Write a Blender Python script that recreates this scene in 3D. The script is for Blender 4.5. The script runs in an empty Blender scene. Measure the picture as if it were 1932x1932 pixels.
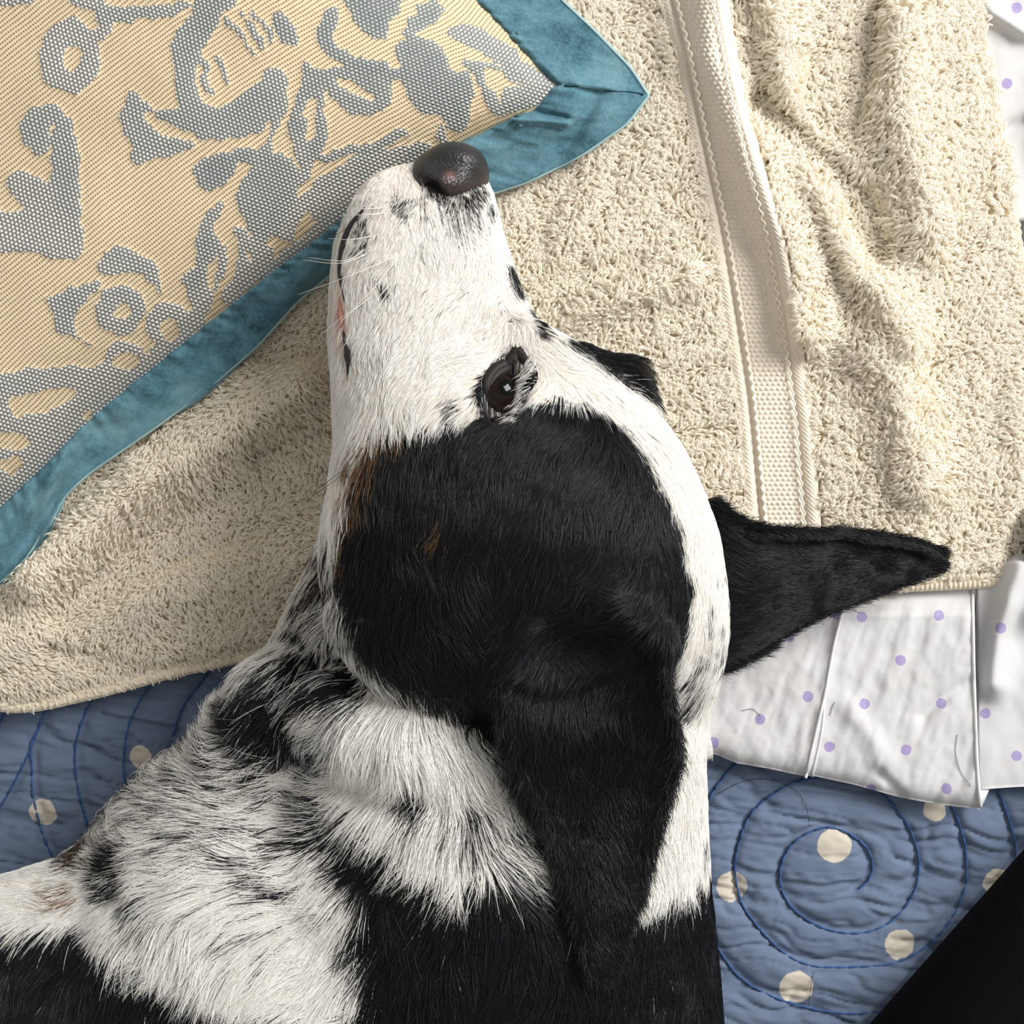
import bpy, bmesh, math
import numpy as np
from mathutils import Vector
from mathutils.bvhtree import BVHTree

rng = np.random.default_rng(7)
scene = bpy.context.scene
COL = scene.collection

# ------------------------------------------------------------------ camera, light, exposure
H = 0.55                       # camera height above the bed (m)
FPX = 2276.0                   # focal length in pixels of the 1932 px frame
cam_d = bpy.data.cameras.new('camera')
cam = bpy.data.objects.new('camera', cam_d)
COL.objects.link(cam)
cam.location = (0, 0, H)
cam_d.sensor_fit = 'HORIZONTAL'
cam_d.sensor_width = 36.0
cam_d.lens = 36.0 * FPX / 1932.0
cam_d.clip_start = 0.01
scene.camera = cam

world = bpy.data.worlds.new('world')
scene.world = world
world.use_nodes = True
bg = world.node_tree.nodes['Background']
bg.inputs[0].default_value = (1.0, 0.98, 0.945, 1)
bg.inputs[1].default_value = 0.42

def area(name, loc, target, size, power, col):
    d = bpy.data.lights.new(name, 'AREA'); d.shape = 'RECTANGLE'
    d.size, d.size_y = size; d.energy = power; d.color = col
    o = bpy.data.objects.new(name, d); COL.objects.link(o); o.location = loc
    o.rotation_euler = (Vector(target) - Vector(loc)).to_track_quat('-Z', 'Y').to_euler()
    return o
area('window_light', (1.40, 0.90, 1.25), (0, 0, 0.05), (0.9, 1.1), 57, (1.0, 0.985, 0.955))

vs = scene.view_settings
vs.view_transform = 'Standard'; vs.look = 'None'; vs.exposure = 0.14; vs.gamma = 1.0
vs.use_curve_mapping = False
scene.cycles.max_bounces = 6
scene.cycles.diffuse_bounces = 4
scene.cycles.use_adaptive_sampling = True
scene.cycles.adaptive_threshold = 0.06

# ------------------------------------------------------------------ helpers
def S(z): return (H - z) / FPX
def P(px, py, z):
    px = np.asarray(px, float); py = np.asarray(py, float); z = np.asarray(z, float)
    s = S(z)
    return np.stack(np.broadcast_arrays((px - 966) * s, (966 - py) * s, z), -1)
def to_px(p):
    s = S(p[..., 2])
    return p[..., 0] / s + 966, 966 - p[..., 1] / s

def _hash(ix, iy, seed):
    h = (ix.astype(np.int64) * 374761393 + iy.astype(np.int64) * 668265263 + seed * 974711) & 0xffffffff
    h = ((h ^ (h >> 13)) * 1274126177) & 0xffffffff
    h = (h ^ (h >> 16)) & 0xffffff
    return h / float(0xffffff)
def vnoise(x, y, seed=0):
    x = np.asarray(x, float); y = np.asarray(y, float)
    ix = np.floor(x); iy = np.floor(y); fx = x - ix; fy = y - iy
    ix = ix.astype(np.int64); iy = iy.astype(np.int64)
    fx = fx * fx * fx * (fx * (fx * 6 - 15) + 10); fy = fy * fy * fy * (fy * (fy * 6 - 15) + 10)
    a = _hash(ix, iy, seed); b = _hash(ix + 1, iy, seed); c = _hash(ix, iy + 1, seed); d = _hash(ix + 1, iy + 1, seed)
    return (a * (1 - fx) + b * fx) * (1 - fy) + (c * (1 - fx) + d * fx) * fy     # 0..1
def fbm(x, y, seed=0, oct=3):
    v = 0; a = 1.0; t = 0
    for i in range(oct):
        v = v + a * vnoise(x * 2 ** i, y * 2 ** i, seed + 17 * i); t += a; a *= 0.5
    return v / t

def inpoly(x, y, poly):
    x = np.asarray(x, float); y = np.asarray(y, float)
    ins = np.zeros(x.shape, bool)
    n = len(poly)
    for i in range(n):
        x0, y0 = poly[i]; x1, y1 = poly[(i + 1) % n]
        if y0 == y1: continue
        c = ((y0 > y) != (y1 > y)) & (x < (x1 - x0) * (y - y0) / (y1 - y0) + x0)
        ins ^= c
    return ins
def seg_dist(x, y, pts):
    d = np.full(np.shape(x), 1e9); along = np.zeros(np.shape(x)); acc = 0.0
    for (x0, y0), (x1, y1) in zip(pts[:-1], pts[1:]):
        dx, dy = x1 - x0, y1 - y0; L2 = dx * dx + dy * dy + 1e-9
        t = np.clip(((x - x0) * dx + (y - y0) * dy) / L2, 0, 1)
        dd = np.hypot(x - x0 - t * dx, y - y0 - t * dy)
        m = dd < d
        along = np.where(m, acc + t * math.sqrt(L2), along)
        d = np.where(m, dd, d); acc += math.sqrt(L2)
    return d, along
def smooth_line(pts, n, closed=False):
    """Catmull-Rom resample to n points, even in length."""
    p = np.array(pts, float)
    if len(p) > 2:
        q = np.vstack([2 * p[0] - p[1], p, 2 * p[-1] - p[-2]])
        out = []
        for i in range(1, len(q) - 2):
            t = np.linspace(0, 1, 16, endpoint=False)[:, None]
            a, b, c, d = q[i - 1], q[i], q[i + 1], q[i + 2]
            out.append(0.5 * (2 * b + (c - a) * t + (2 * a - 5 * b + 4 * c - d) * t ** 2 + (3 * b - a - 3 * c + d) * t ** 3))
        out.append(p[-1:]); p = np.vstack(out)
    L = np.r_[0, np.cumsum(np.linalg.norm(np.diff(p, axis=0), axis=1))]
    s = np.linspace(0, L[-1], n)
    return np.stack([np.interp(s, L, p[:, k]) for k in range(p.shape[1])], 1)

# objects
def empty(name, loc=(0, 0, 0)):
    o = bpy.data.objects.new(name, None); COL.objects.link(o); o.location = loc
    return o
def tag(o, label=None, cat=None, group=None, kind=None):
    if label: o['label'] = label
    if cat: o['category'] = cat
    if group: o['group'] = group
    if kind: o['kind'] = kind
    return o
def mesh_obj(name, verts, faces, mat, parent=None, smooth=True, attrs=None, uv=None):
    verts = np.asarray(verts, np.float32).reshape(-1, 3)
    me = bpy.data.meshes.new(name)
    faces = np.asarray(faces, np.int32)
    k = faces.shape[1]
    me.vertices.add(len(verts)); me.vertices.foreach_set('co', verts.ravel())
    me.loops.add(faces.size); me.loops.foreach_set('vertex_index', faces.ravel())
    me.polygons.add(len(faces))
    me.polygons.foreach_set('loop_start', np.arange(0, faces.size, k, dtype=np.int32))
    me.polygons.foreach_set('use_smooth', np.full(len(faces), smooth, bool))
    me.update(calc_edges=True)
    for an, av in (attrs or {}).items():
        av = np.asarray(av, np.float32)
        if av.ndim == 1:
            a = me.attributes.new(an, 'FLOAT', 'POINT'); a.data.foreach_set('value', av)
        elif av.shape[1] == 3:
            a = me.attributes.new(an, 'FLOAT_VECTOR', 'POINT'); a.data.foreach_set('vector', av.ravel())
        else:
            a = me.attributes.new(an, 'FLOAT_COLOR', 'POINT'); a.data.foreach_set('color', av.ravel())
    me.validate()
    me.materials.append(mat)
    o = bpy.data.objects.new(name, me); COL.objects.link(o)
    if parent: o.parent = parent
    return o
def grid_faces(nu, nv, wrap_v=False):
    i, j = np.meshgrid(np.arange(nu - 1), np.arange(nv if wrap_v else nv - 1), indexing='ij')
    j2 = (j + 1) % nv
    a = i * nv + j; b = (i + 1) * nv + j; c = (i + 1) * nv + j2; d = i * nv + j2
    return np.stack([a, b, c, d], -1).reshape(-1, 4)
def vert_normals(v, q):
    n = np.zeros_like(v)
    a, b, c, d = (v[q[:, k]] for k in range(4))
    fn = np.cross(c - a, d - b)
    for k in range(4): np.add.at(n, q[:, k], fn)
    return n / (np.linalg.norm(n, axis=1, keepdims=True) + 1e-12)
def slab(name, top, nu, nv, thick, mat, parent, attrs=None):
    """a grid surface (nu*nv,3) given real thickness downward, closed round the rim"""
    top = np.asarray(top, float).reshape(-1, 3)
    f = grid_faces(nu, nv)
    n = vert_normals(top, f)
    if n[:, 2].mean() < 0: f = f[:, ::-1]; n = -n
    bot = top - n * thick
    N = len(top)
    idx = np.arange(N).reshape(nu, nv)
    rim = np.concatenate([idx[0, :], idx[1:, -1], idx[-1, -2::-1], idx[-2:0:-1, 0]])
    r2 = np.roll(rim, -1)
    side = np.stack([rim, r2, r2 + N, rim + N], 1)
    V = np.vstack([top, bot]); F = np.vstack([f, f[:, ::-1] + N, side])
    at = {k: np.concatenate([np.asarray(a), np.asarray(a)]) for k, a in (attrs or {}).items()}
    return mesh_obj(name, V, F, mat, parent, True, at)
def tube(name, pts, rad, mat, parent=None, sides=8, flat=1.0):
    """closed tube along pts (n,3), radius scalar or (n,); flat squashes it in z"""
    pts = np.asarray(pts, float); n = len(pts)
    rad = np.broadcast_to(np.asarray(rad, float), (n,))
    t = np.gradient(pts, axis=0); t /= np.linalg.norm(t, axis=1, keepdims=True) + 1e-12
    up = np.array([0, 0, 1.0]); 
    s = np.cross(t, up); bad = np.linalg.norm(s, axis=1) < 1e-3; s[bad] = (1, 0, 0)
    s /= np.linalg.norm(s, axis=1, keepdims=True); u = np.cross(s, t)
    a = np.linspace(0, 2 * np.pi, sides, endpoint=False)
    V = pts[:, None] + rad[:, None, None] * (np.cos(a)[None, :, None] * s[:, None] + flat * np.sin(a)[None, :, None] * u[:, None])
    V = V.reshape(-1, 3); F = grid_faces(n, sides, True)
    V = np.vstack([V, pts[0] - t[0] * rad[0] * .5, pts[-1] + t[-1] * rad[-1] * .5]); k = n * sides
    j = np.arange(sides); j2 = (j + 1) % sides
    c0 = np.stack([np.full(sides, k), j, j2, j2], 1); c1 = np.stack([np.full(sides, k + 1), (n - 1) * sides + j2, (n - 1) * sides + j, (n - 1) * sides + j], 1)
    me = bpy.data.meshes.new(name)
    me.from_pydata(V.tolist(), [], [list(f) for f in F] + [list(f[:3]) for f in c0] + [list(f[:3]) for f in c1])
    me.polygons.foreach_set('use_smooth', np.ones(len(me.polygons), bool))
    me.materials.append(mat)
    o = bpy.data.objects.new(name, me); COL.objects.link(o)
    if parent: o.parent = parent
    return o
def strands(name, pts, rad, col, mat, parent):
    """hair-type curves: pts (N,K,3), rad (K,) or (N,K), col (N,3)"""
    N, K, _ = pts.shape
    cu = bpy.data.hair_curves.new(name)
    cu.add_curves([K] * N)
    cu.attributes['position'].data.foreach_set('vector', np.ascontiguousarray(pts, np.float32).ravel())
    ra = cu.attributes.get('radius') or cu.attributes.new('radius', 'FLOAT', 'POINT')
    ra.data.foreach_set('value', np.ascontiguousarray(np.broadcast_to(rad, (N, K)), np.float32).ravel())
    ca = cu.attributes.new('strand_color', 'FLOAT_COLOR', 'CURVE')
    ca.data.foreach_set('color', np.hstack([col, np.ones((N, 1))]).astype(np.float32).ravel())
    cu.materials.append(mat)
    o = bpy.data.objects.new(name, cu); COL.objects.link(o)
    if parent: o.parent = parent
    o['kind'] = 'stuff'
    return o

# ------------------------------------------------------------------ materials
class NT:
    def __init__(self, name, rough=0.8, spec=0.3):
        self.m = bpy.data.materials.new(name); self.m.use_nodes = True
        self.t = self.m.node_tree; self.b = self.t.nodes['Principled BSDF']
        self.b.inputs['Roughness'].default_value = rough
        self.b.inputs['Specular IOR Level'].default_value = spec
    def n(self, typ, **kw):
        x = self.t.nodes.new(typ)
        for k, v in kw.items(): setattr(x, k, v)
        return x
    def put(self, sock, v):
        if v is None: return
        if isinstance(v, bpy.types.NodeSocket): self.t.links.new(v, sock)
        else: sock.default_value = v
    def math(self, op, a, b=None, c=None, clamp=False):
        x = self.n('ShaderNodeMath', operation=op); x.use_clamp = clamp
        for s, v in zip(x.inputs, (a, b, c)): self.put(s, v)
        return x.outputs[0]
    def mix(self, f, a, b, blend='MIX'):
        x = self.n('ShaderNodeMix', data_type='RGBA', blend_type=blend)
        self.put(x.inputs[0], f); self.put(x.inputs[6], a); self.put(x.inputs[7], b)
        return x.outputs[2]
    def attr(self, name, out='Fac'):
        return self.n('ShaderNodeAttribute', attribute_name=name).outputs[out]
    def noise(self, scale, detail=3, vec=None, rough=0.5):
        x = self.n('ShaderNodeTexNoise'); x.inputs['Scale'].default_value = scale; x.inputs['Detail'].default_value = detail
        x.inputs['Roughness'].default_value = rough
        if vec is not None: self.put(x.inputs['Vector'], vec)
        return x.outputs['Fac']
    def objco(self): return self.n('ShaderNodeTexCoord').outputs['Object']
    def ramp(self, f, stops):
        x = self.n('ShaderNodeValToRGB'); self.put(x.inputs[0], f); e = x.color_ramp.elements
        while len(e) < len(stops): e.new(0.5)
        for k, (p, c) in zip(e, stops): k.position = p; k.color = (*c, 1)
        return x.outputs[0]
    def bump(self, h, dist=0.001, strength=1.0):
        x = self.n('ShaderNodeBump'); x.inputs['Distance'].default_value = dist; x.inputs['Strength'].default_value = strength
        self.put(x.inputs['Height'], h); self.t.links.new(x.outputs[0], self.b.inputs['Normal'])
    def color(self, c): self.put(self.b.inputs['Base Color'], c)
def c4(r, g, b): return (r, g, b, 1.0)

def strand_mat(name, rough, spec, transl):
    k = NT(name, rough, spec)
    col = k.attr('strand_color', 'Color'); k.color(col)
    tr = k.n('ShaderNodeBsdfTranslucent'); k.put(tr.inputs[0], col)
    mx = k.n('ShaderNodeMixShader'); mx.inputs[0].default_value = transl
    k.t.links.new(k.b.outputs[0], mx.inputs[1]); k.t.links.new(tr.outputs[0], mx.inputs[2])
    k.t.links.new(mx.outputs[0], k.t.nodes['Material Output'].inputs[0])
    return k.m
M = {}
M['fur'] = strand_mat('dog_fur', 0.36, 0.45, 0.30)
M['terry'] = strand_mat('terry_yarn', 0.9, 0.1, 0.40)
k = NT('dog_skin', 0.75, 0.2); k.color(k.attr('coat', 'Color')); M['skin'] = k.m
k = NT('nose_leather', 0.42, 0.5)
vo = k.n('ShaderNodeTexVoronoi'); vo.inputs['Scale'].default_value = 900; k.t.links.new(k.objco(), vo.inputs['Vector'])
k.bump(vo.outputs['Distance'], 0.0004, 0.7)
k.color(k.mix(k.attr('pink'), c4(.016, .015, .016), c4(.20, .10, .095))); M['nose'] = k.m
k = NT('lip_skin', 0.35, 0.5); k.color(c4(.012, .010, .011)); M['lip'] = k.m
k = NT('pink_lip', 0.45, 0.4); k.color(c4(.42, .20, .14)); M['pinklip'] = k.m
k = NT('eye_surface', 0.03, 0.22); k.color(k.attr('iris', 'Color')); M['eye'] = k.m
k = NT('eyelid_skin', 0.6, 0.3); k.color(c4(.014, .011, .011)); M['lid'] = k.m
k = NT('whisker_white', 0.4, 0.4); k.color(c4(.85, .82, .76)); M['whisker'] = k.m
k = NT('whisker_black', 0.4, 0.4); k.color(c4(.02, .016, .014)); M['whiskerb'] = k.m

# cushion tapestry: ribs run along the lower edge; a motif of round yarn knots is woven in
k = NT('tapestry_weave', 0.92, 0.12)
uv = k.n('ShaderNodeAttribute', attribute_name='weave').outputs['Vector']
sx = k.n('ShaderNodeSeparateXYZ'); k.t.links.new(uv, sx.inputs[0]); u_, v_ = sx.outputs[0], sx.outputs[1]
warp = k.math('MULTIPLY', k.math('SUBTRACT', k.noise(75, 3, k.objco()), 0.5), 7.0)
uu = k.math('ADD', u_, warp); vv = k.math('ADD', v_, warp)
rib = k.math('ABSOLUTE', k.math('SINE', k.math('MULTIPLY', vv, math.pi / 8.2)))
cross = k.math('ABSOLUTE', k.math('SINE', k.math('MULTIPLY', uu, math.pi / 5.2)))
hole = k.math('MULTIPLY', k.math('POWER', k.math('SUBTRACT', 1.0, rib), 1.6), k.math('ADD', 0.22, k.math('MULTIPLY', k.math('POWER', cross, 1.5), 0.78)))
row = k.math('FLOOR', k.math('DIVIDE', vv, 7.4))
sh = k.math('MULTIPLY', k.math('MODULO', row, 2.0), 4.0)
ku = k.math('ABSOLUTE', k.math('SINE', k.math('MULTIPLY', k.math('ADD', uu, sh), math.pi / 8.0)))
kv = k.math('ABSOLUTE', k.math('SINE', k.math('MULTIPLY', vv, math.pi / 7.4)))
knot = k.math('POWER', k.math('MULTIPLY', ku, kv), 0.75)
mot = k.attr('motif'); msh = k.attr('motif_dark')
ms = k.math('GREATER_THAN', k.math('ADD', mot, k.math('MULTIPLY', k.math('SUBTRACT', k.noise(900, 2, k.objco()), 0.5), 0.95)), 0.5)
cream = k.mix(hole, k.mix(k.noise(420, 3, k.objco()), c4(.62, .49, .32), c4(.75, .635, .45)), c4(.27, .18, .09))
kl = k.mix(msh, c4(.74, .73, .69), c4(.43, .455, .44)); kd = k.mix(msh, c4(.25, .25, .24), c4(.16, .185, .185))
kcol = k.mix(k.math('MULTIPLY', knot, k.math('ADD', .62, k.math('MULTIPLY', k.noise(650, 1, k.objco()), .8)), clamp=True), kd, kl)
k.color(k.mix(ms, cream, kcol))
hgt = k.math('ADD', k.math('MULTIPLY', k.math('SUBTRACT', 1.0, ms), k.math('MULTIPLY', k.math('SUBTRACT', 1.0, hole), 0.7)), k.math('MULTIPLY', ms, k.math('ADD', 0.35, knot)))
k.bump(hgt, 0.0009, 0.9); M['tapestry'] = k.m

k = NT('teal_velvet', 0.85, 0.1)
nz = k.noise(34, 6, k.objco(), 0.68); fz = k.noise(700, 2, k.objco())
f = k.math('ADD', nz, k.math('MULTIPLY', k.math('SUBTRACT', fz, 0.5), 0.25))
k.color(k.ramp(f, [(0.30, (.025, .062, .082)), (0.43, (.062, .148, .190)), (0.56, (.105, .220, .272)), (0.74, (.165, .295, .335))]))
k.b.inputs['Sheen Weight'].default_value = 0.5; k.b.inputs['Sheen Roughness'].default_value = 0.4
k.b.inputs['Sheen Tint'].default_value = c4(.55, .78, .85)
k.bump(k.noise(1400, 2, k.objco()), 0.0004, 0.6); M['velvet'] = k.m
k = NT('pale_edge_nap', 0.9, 0.1); k.color(c4(.33, .47, .48)); M['velvet_edge'] = k.m
k = NT('teal_thread', 0.8, 0.1); k.color(c4(.02, .06, .10)); M['velvet_seam'] = k.m

k = NT('towel_ground', 0.95, 0.05); k.color(c4(.78, .68, .52)); M['towel_base'] = k.m
k = NT('towel_band_weave', 0.95, 0.08); k.color(k.mix(k.noise(500, 2, k.objco()), c4(.70, .62, .51), c4(.84, .77, .66)))
k.bump(k.noise(1500, 2, k.objco()), 0.0004, 0.5); M['band'] = k.m
k = NT('towel_hem_weave', 0.95, 0.08); k.color(k.mix(k.noise(600, 2, k.objco()), c4(.72, .62, .47), c4(.84, .75, .60)))
k.bump(k.noise(1800, 2, k.objco()), 0.0005, 0.6); M['hem'] = k.m
k = NT('chain_yarn', 0.95, 0.08); k.color(c4(.84, .78, .68)); M['chain'] = k.m

def dotted(name, base, dotc, dots, soft, wob, rough=0.9, spec=0.1, weave=(2600, .0002)):
    """printed round dots at the given plane centres (x, y, r) in metres"""
    k = NT(name, rough, spec)
    pl = k.n('ShaderNodeAttribute', attribute_name='plane').outputs['Vector']
    wn = k.n('ShaderNodeTexNoise'); wn.inputs['Scale'].default_value = 190; wn.inputs['Detail'].default_value = 2
    k.t.links.new(pl, wn.inputs['Vector'])
    off = k.n('ShaderNodeVectorMath', operation='MULTIPLY_ADD'); k.t.links.new(wn.outputs['Color'], off.inputs[0])
    off.inputs[1].default_value = (wob, wob, 0); off.inputs[2].default_value = (-wob / 2, -wob / 2, 0)
    ad = k.n('ShaderNodeVectorMath', operation='ADD'); k.t.links.new(pl, ad.inputs[0]); k.t.links.new(off.outputs[0], ad.inputs[1])
    acc = None
    for (x, y, r) in dots:
        d = k.n('ShaderNodeVectorMath', operation='DISTANCE'); k.t.links.new(ad.outputs[0], d.inputs[0]); d.inputs[1].default_value = (x, y, 0)
        mr = k.n('ShaderNodeMapRange'); k.t.links.new(d.outputs['Value'], mr.inputs[0])
        mr.inputs[1].default_value = r + soft; mr.inputs[2].default_value = r - soft; mr.inputs[3].default_value = 0; mr.inputs[4].default_value = 1
        acc = mr.outputs[0] if acc is None else k.math('MAXIMUM', acc, mr.outputs[0])
    b = k.mix(k.noise(35, 4, pl), base[0], base[1])
    dc = k.mix(k.noise(1500, 2, pl), dotc[0], dotc[1])
    k.color(k.mix(acc, b, dc))
    k.bump(k.noise(weave[0], 2, pl), weave[1], 0.6)
    return k.m
k = NT('blue_thread', 0.7, 0.2); k.color(k.mix(k.noise(90, 3, k.objco()), c4(.022, .055, .17), c4(.06, .135, .32))); M['stitch'] = k.m
k = NT('sheet_seam_cotton', 0.85, 0.1); k.color(c4(.74, .74, .755)); M['sheet_seam'] = k.m
k = NT('black_knit', 0.95, 0.06); k.color(k.mix(k.noise(900, 3, k.objco()), c4(.004, .004, .005), c4(.012, .012, .014)))
k.bump(k.noise(1600, 3, k.objco()), 0.0006, 0.8); M['black'] = k.m
k = NT('dark_speck', 0.8, 0.1); k.color(c4(.05, .03, .02)); M['speck'] = k.m

# ------------------------------------------------------------------ quilt
QUILT_STITCH = [
 [(1616,1680),(1638,1662),(1647,1636),(1638,1604),(1616,1582),(1591,1568),(1562,1561),(1533,1568),(1507,1582),(1486,1604),(1473,1636),(1473,1669),(1486,1702),(1511,1727),(1544,1747),(1580,1758),(1616,1761),(1652,1754),(1685,1736),(1710,1709),(1728,1676),(1734,1640),(1732,1607),(1717,1564),(1698,1535),(1672,1506),(1640,1482),(1600,1468),(1560,1465),(1525,1470),(1486,1482),(1442,1510),(1413,1542),(1397,1582),(1388,1618),(1388,1658),(1400,1705),(1424,1741),(1457,1778),(1493,1807),(1536,1823),(1580,1825),(1623,1824),(1667,1821),(1703,1812),(1746,1788),(1783,1752),(1808,1712),(1823,1669),(1824,1629),(1821,1593),(1812,1560),(1801,1531),(1775,1480),(1720,1430),(1640,1392),(1560,1380),(1470,1396),(1391,1441),(1366,1466),(1341,1502),(1316,1560),(1308,1640),(1325,1740),(1364,1803),(1388,1836),(1420,1861),(1464,1883),(1515,1899),(1558,1908),(1605,1913),(1649,1910),(1681,1904),(1760,1880),(1850,1800),(1905,1700),(1917,1607),(1906,1553),(1895,1520),(1882,1488)],
 [(110,1290),(83,1344),(74,1370),(58,1406),(60,1449),(60,1486),(69,1533),(87,1591),(120,1660)],
 [(74,1370),(54,1420),(33,1464),(5,1515),(-40,1580),(-90,1630)],
 [(200,1270),(170,1326),(154,1362),(143,1402),(141,1446),(147,1489),(165,1560)],
 [(310,1250),(277,1301),(254,1341),(239,1384),(234,1428),(234,1464),(240,1520)],
 [(420,1230),(379,1286),(353,1319),(337,1352),(324,1395),(319,1413),(310,1460)],
 [(20,1310),(4,1352),(-20,1400),(-60,1440)],
 [(1420,1965),(1520,1985),(1640,1990),(1760,1960)],
]
def quilt_z(px, py):
    z = 0.0012 * (fbm(px / 160, py / 130, 3, 2) - .5) * 2
    # puckers: thin creases that run nearly level, gently down to the right
    yy = py - 0.16 * px + 14 * (vnoise(px / 90, py / 120, 5) - .5) * 2
    for (sx, sy, am, sd) in ((260, 36, .0026, 11), (130, 20, .0015, 23)):
        n = vnoise(px / sx, yy / sy, sd)
        z = z - am * np.clip(1 - np.abs(n - .5) * 7.5, 0, 1) ** 1.4 + am * .55 * (vnoise(px / sx + 7, yy / sy * .7, sd + 3) - .3)
    z = z + 0.0009 * (vnoise(px / 26, yy / 10, 41) - .5)
    return z - .0035
def quilt_full(px, py, stitch=True):
    z = quilt_z(px, py)
    if stitch:
        d = np.full(np.shape(px), 1e9)
        for ln in QUILT_STITCH:
            dd, _ = seg_dist(px, py, ln); d = np.minimum(d, dd)
        w = np.exp(-(d / 9.0) ** 2)
        z = -.0035 + (z + .0035) * (1 - .5 * w) - 0.0016 * w + 0.0012 * np.clip(1 - np.exp(-(d / 30) ** 2), 0, 1)
    return z
def axis_vals(segments):
    out = []
    for a, b, st in segments: out += list(np.arange(a, b, st))
    return np.array(out + [segments[-1][1]], float)
qx = axis_vals([(-1400, -60, 50), (-60, 560, 4.5), (560, 1290, 24), (1290, 1990, 4.5), (1990, 3300, 50)])
qy = axis_vals([(-1500, 1210, 50), (1210, 1960, 4.5), (1960, 3300, 50)])
QX, QY = np.meshgrid(qx, qy, indexing='ij')
vis = ((QY > 1200) & (QY < 1970) & (QX > -70) & (QX < 2000))
QZ = quilt_z(QX, QY); QZ[vis] = quilt_full(QX[vis], QY[vis])
edge_in = ((QY > 1230) & (QY < 1940)); QZ = np.where(edge_in, QZ, -.0035 + (QZ + .0035) * .3)
V = P(QX, QY, 0.0); plane = (V * [1, 1, 0]).reshape(-1, 3); V[..., 2] = QZ
DOTQ = [(260,1431,22),(74,1538,26),(422,1333,21),(1577,1598,32),(1384,1678,29),(1703,1787,30),(1505,1868,32),(1766,1528,22),(1886,1668,27),(-60,1640,26),(150,1240,25)]
s0 = S(0)
dq = [((x - 966) * s0, (966 - y) * s0, r * s0) for x, y, r in DOTQ]
M['quilt'] = dotted('blue_quilt_cotton', (c4(.110, .148, .232), c4(.165, .210, .300)), (c4(.52, .47, .395), c4(.60, .55, .47)), dq, .00022, .0022)
quilt = empty('quilt', (0, 0, -.012))
tag(quilt, 'blue spiral-stitched quilt with cream dots spread under the dog', 'quilt')
slab('quilted_cover', V - np.array([0, 0, -.012]), len(qx), len(qy), .010, M['quilt'], quilt, {'plane': plane})
# stitches: one short rounded thread bar per stitch, joined as one run of thread
vv_, ff_ = [], []
for ln in QUILT_STITCH:
    L = np.sum(np.hypot(*np.diff(np.array(ln, float), axis=0).T)); n = int(L / 23)
    p = smooth_line(ln, n * 4 + 1)
    for i in range(n):
        q = p[[i * 4, i * 4 + 1, i * 4 + 3, i * 4 + 4]]
        t = q[-1] - q[0]; tl = np.hypot(*t); t = t / (tl + 1e-9); s_ = np.array([-t[1], t[0]])
        z = quilt_full(q[:, 0], q[:, 1]) + .0011
        w = 2.1 + .5 * rng.random()
        base = sum(len(a) for a in vv_)
        ring = []
        for kq in range(4):
            ww = w * (.55 if kq in (0, 3) else 1); hz = (.0001 if kq in (0, 3) else .0008)
            for (o_, up_) in ((-1, -.0006), (-.6, hz * .8), (.6, hz * .8), (1, -.0006)):
                c = q[kq] + s_ * o_ * ww
                ring.append(P(c[0], c[1], z[kq] + up_))
        vv_.append(np.array(ring))
        for kq in range(3):
            for e in range(3):
                a = base + kq * 4 + e; ff_.append((a, a + 1, a + 5, a + 4))
        ff_.append((base, base + 1, base + 2, base + 3)); ff_.append((base + 12, base + 13, base + 14, base + 15)); 
o = mesh_obj('stitching', np.vstack(vv_) + np.array([0, 0, .012]), ff_, M['stitch'], quilt); tag(o, 'dark blue running stitches in spirals', kind='stuff')

# ------------------------------------------------------------------ towel surface function
def lerp_tab(tab, x):
    t = np.array(tab, float); return np.interp(x, t[:, 0], t[:, 1])
YB = [(-420,1240),(-200,1290),(-60,1328),(20,1343),(80,1338),(200,1310),(330,1275),(480,1242),(700,1215),(1000,1180),(1300,1158),(1500,1135),(1650,1116),(1800,1109),(1905,1104),(2000,1100)]
XR = [(-460,1790),(-200,1822),(0,1850),(100,1866),(200,1884),(300,1902),(400,1918),(480,1934),(600,1960),(760,1976),(900,1962),(1040,1930),(1110,1903),(1400,1890)]
FOLDS = [  # polyline, sigma px, height m
 ([(1330,-80),(1345,100),(1420,320),(1480,450),(1520,620)], 46, .011),
 ([(1640,-120),(1615,40),(1600,120),(1560,190)], 52, -.015),
 ([(1440,200),(1540,300),(1605,385),(1650,470)], 30, -.012),
 ([(1420,-60),(1470,80),(1500,220),(1575,400),(1630,520),(1720,640)], 40, .009),
 ([(1680,40),(1700,200),(1760,420)], 70, .009),
 ([(1840,440),(1870,560),(1850,640)], 60, -.011),
 ([(1640,640),(1700,760),(1740,900)], 60, .007),
 ([(1800,700),(1850,860),(1800,1000)], 50, -.006),
 ([(1180,60),(1200,110)], 40, -.006),
 ([(1060,330),(1010,430),(1000,520)], 26, -.007),
 ([(1000,590),(1080,540),(1200,500)], 20, -.006),
 ([(1040,620),(1180,560),(1290,520)], 34, .005),
 ([(60,1080),(200,960),(330,870),(560,720)], 55, .012),
 ([(120,1150),(300,1040),(470,960),(660,900)], 40, -.007),
 ([(520,660),(640,640)], 30, -.010),
 ([(0,1200),(200,1130),(420,1080),(640,1040)], 60, .005),
 ([(90,1220),(180,1240),(290,1270)], 16, -.004),
 ([(500,860),(640,820)], 24, -.005),
]
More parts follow.
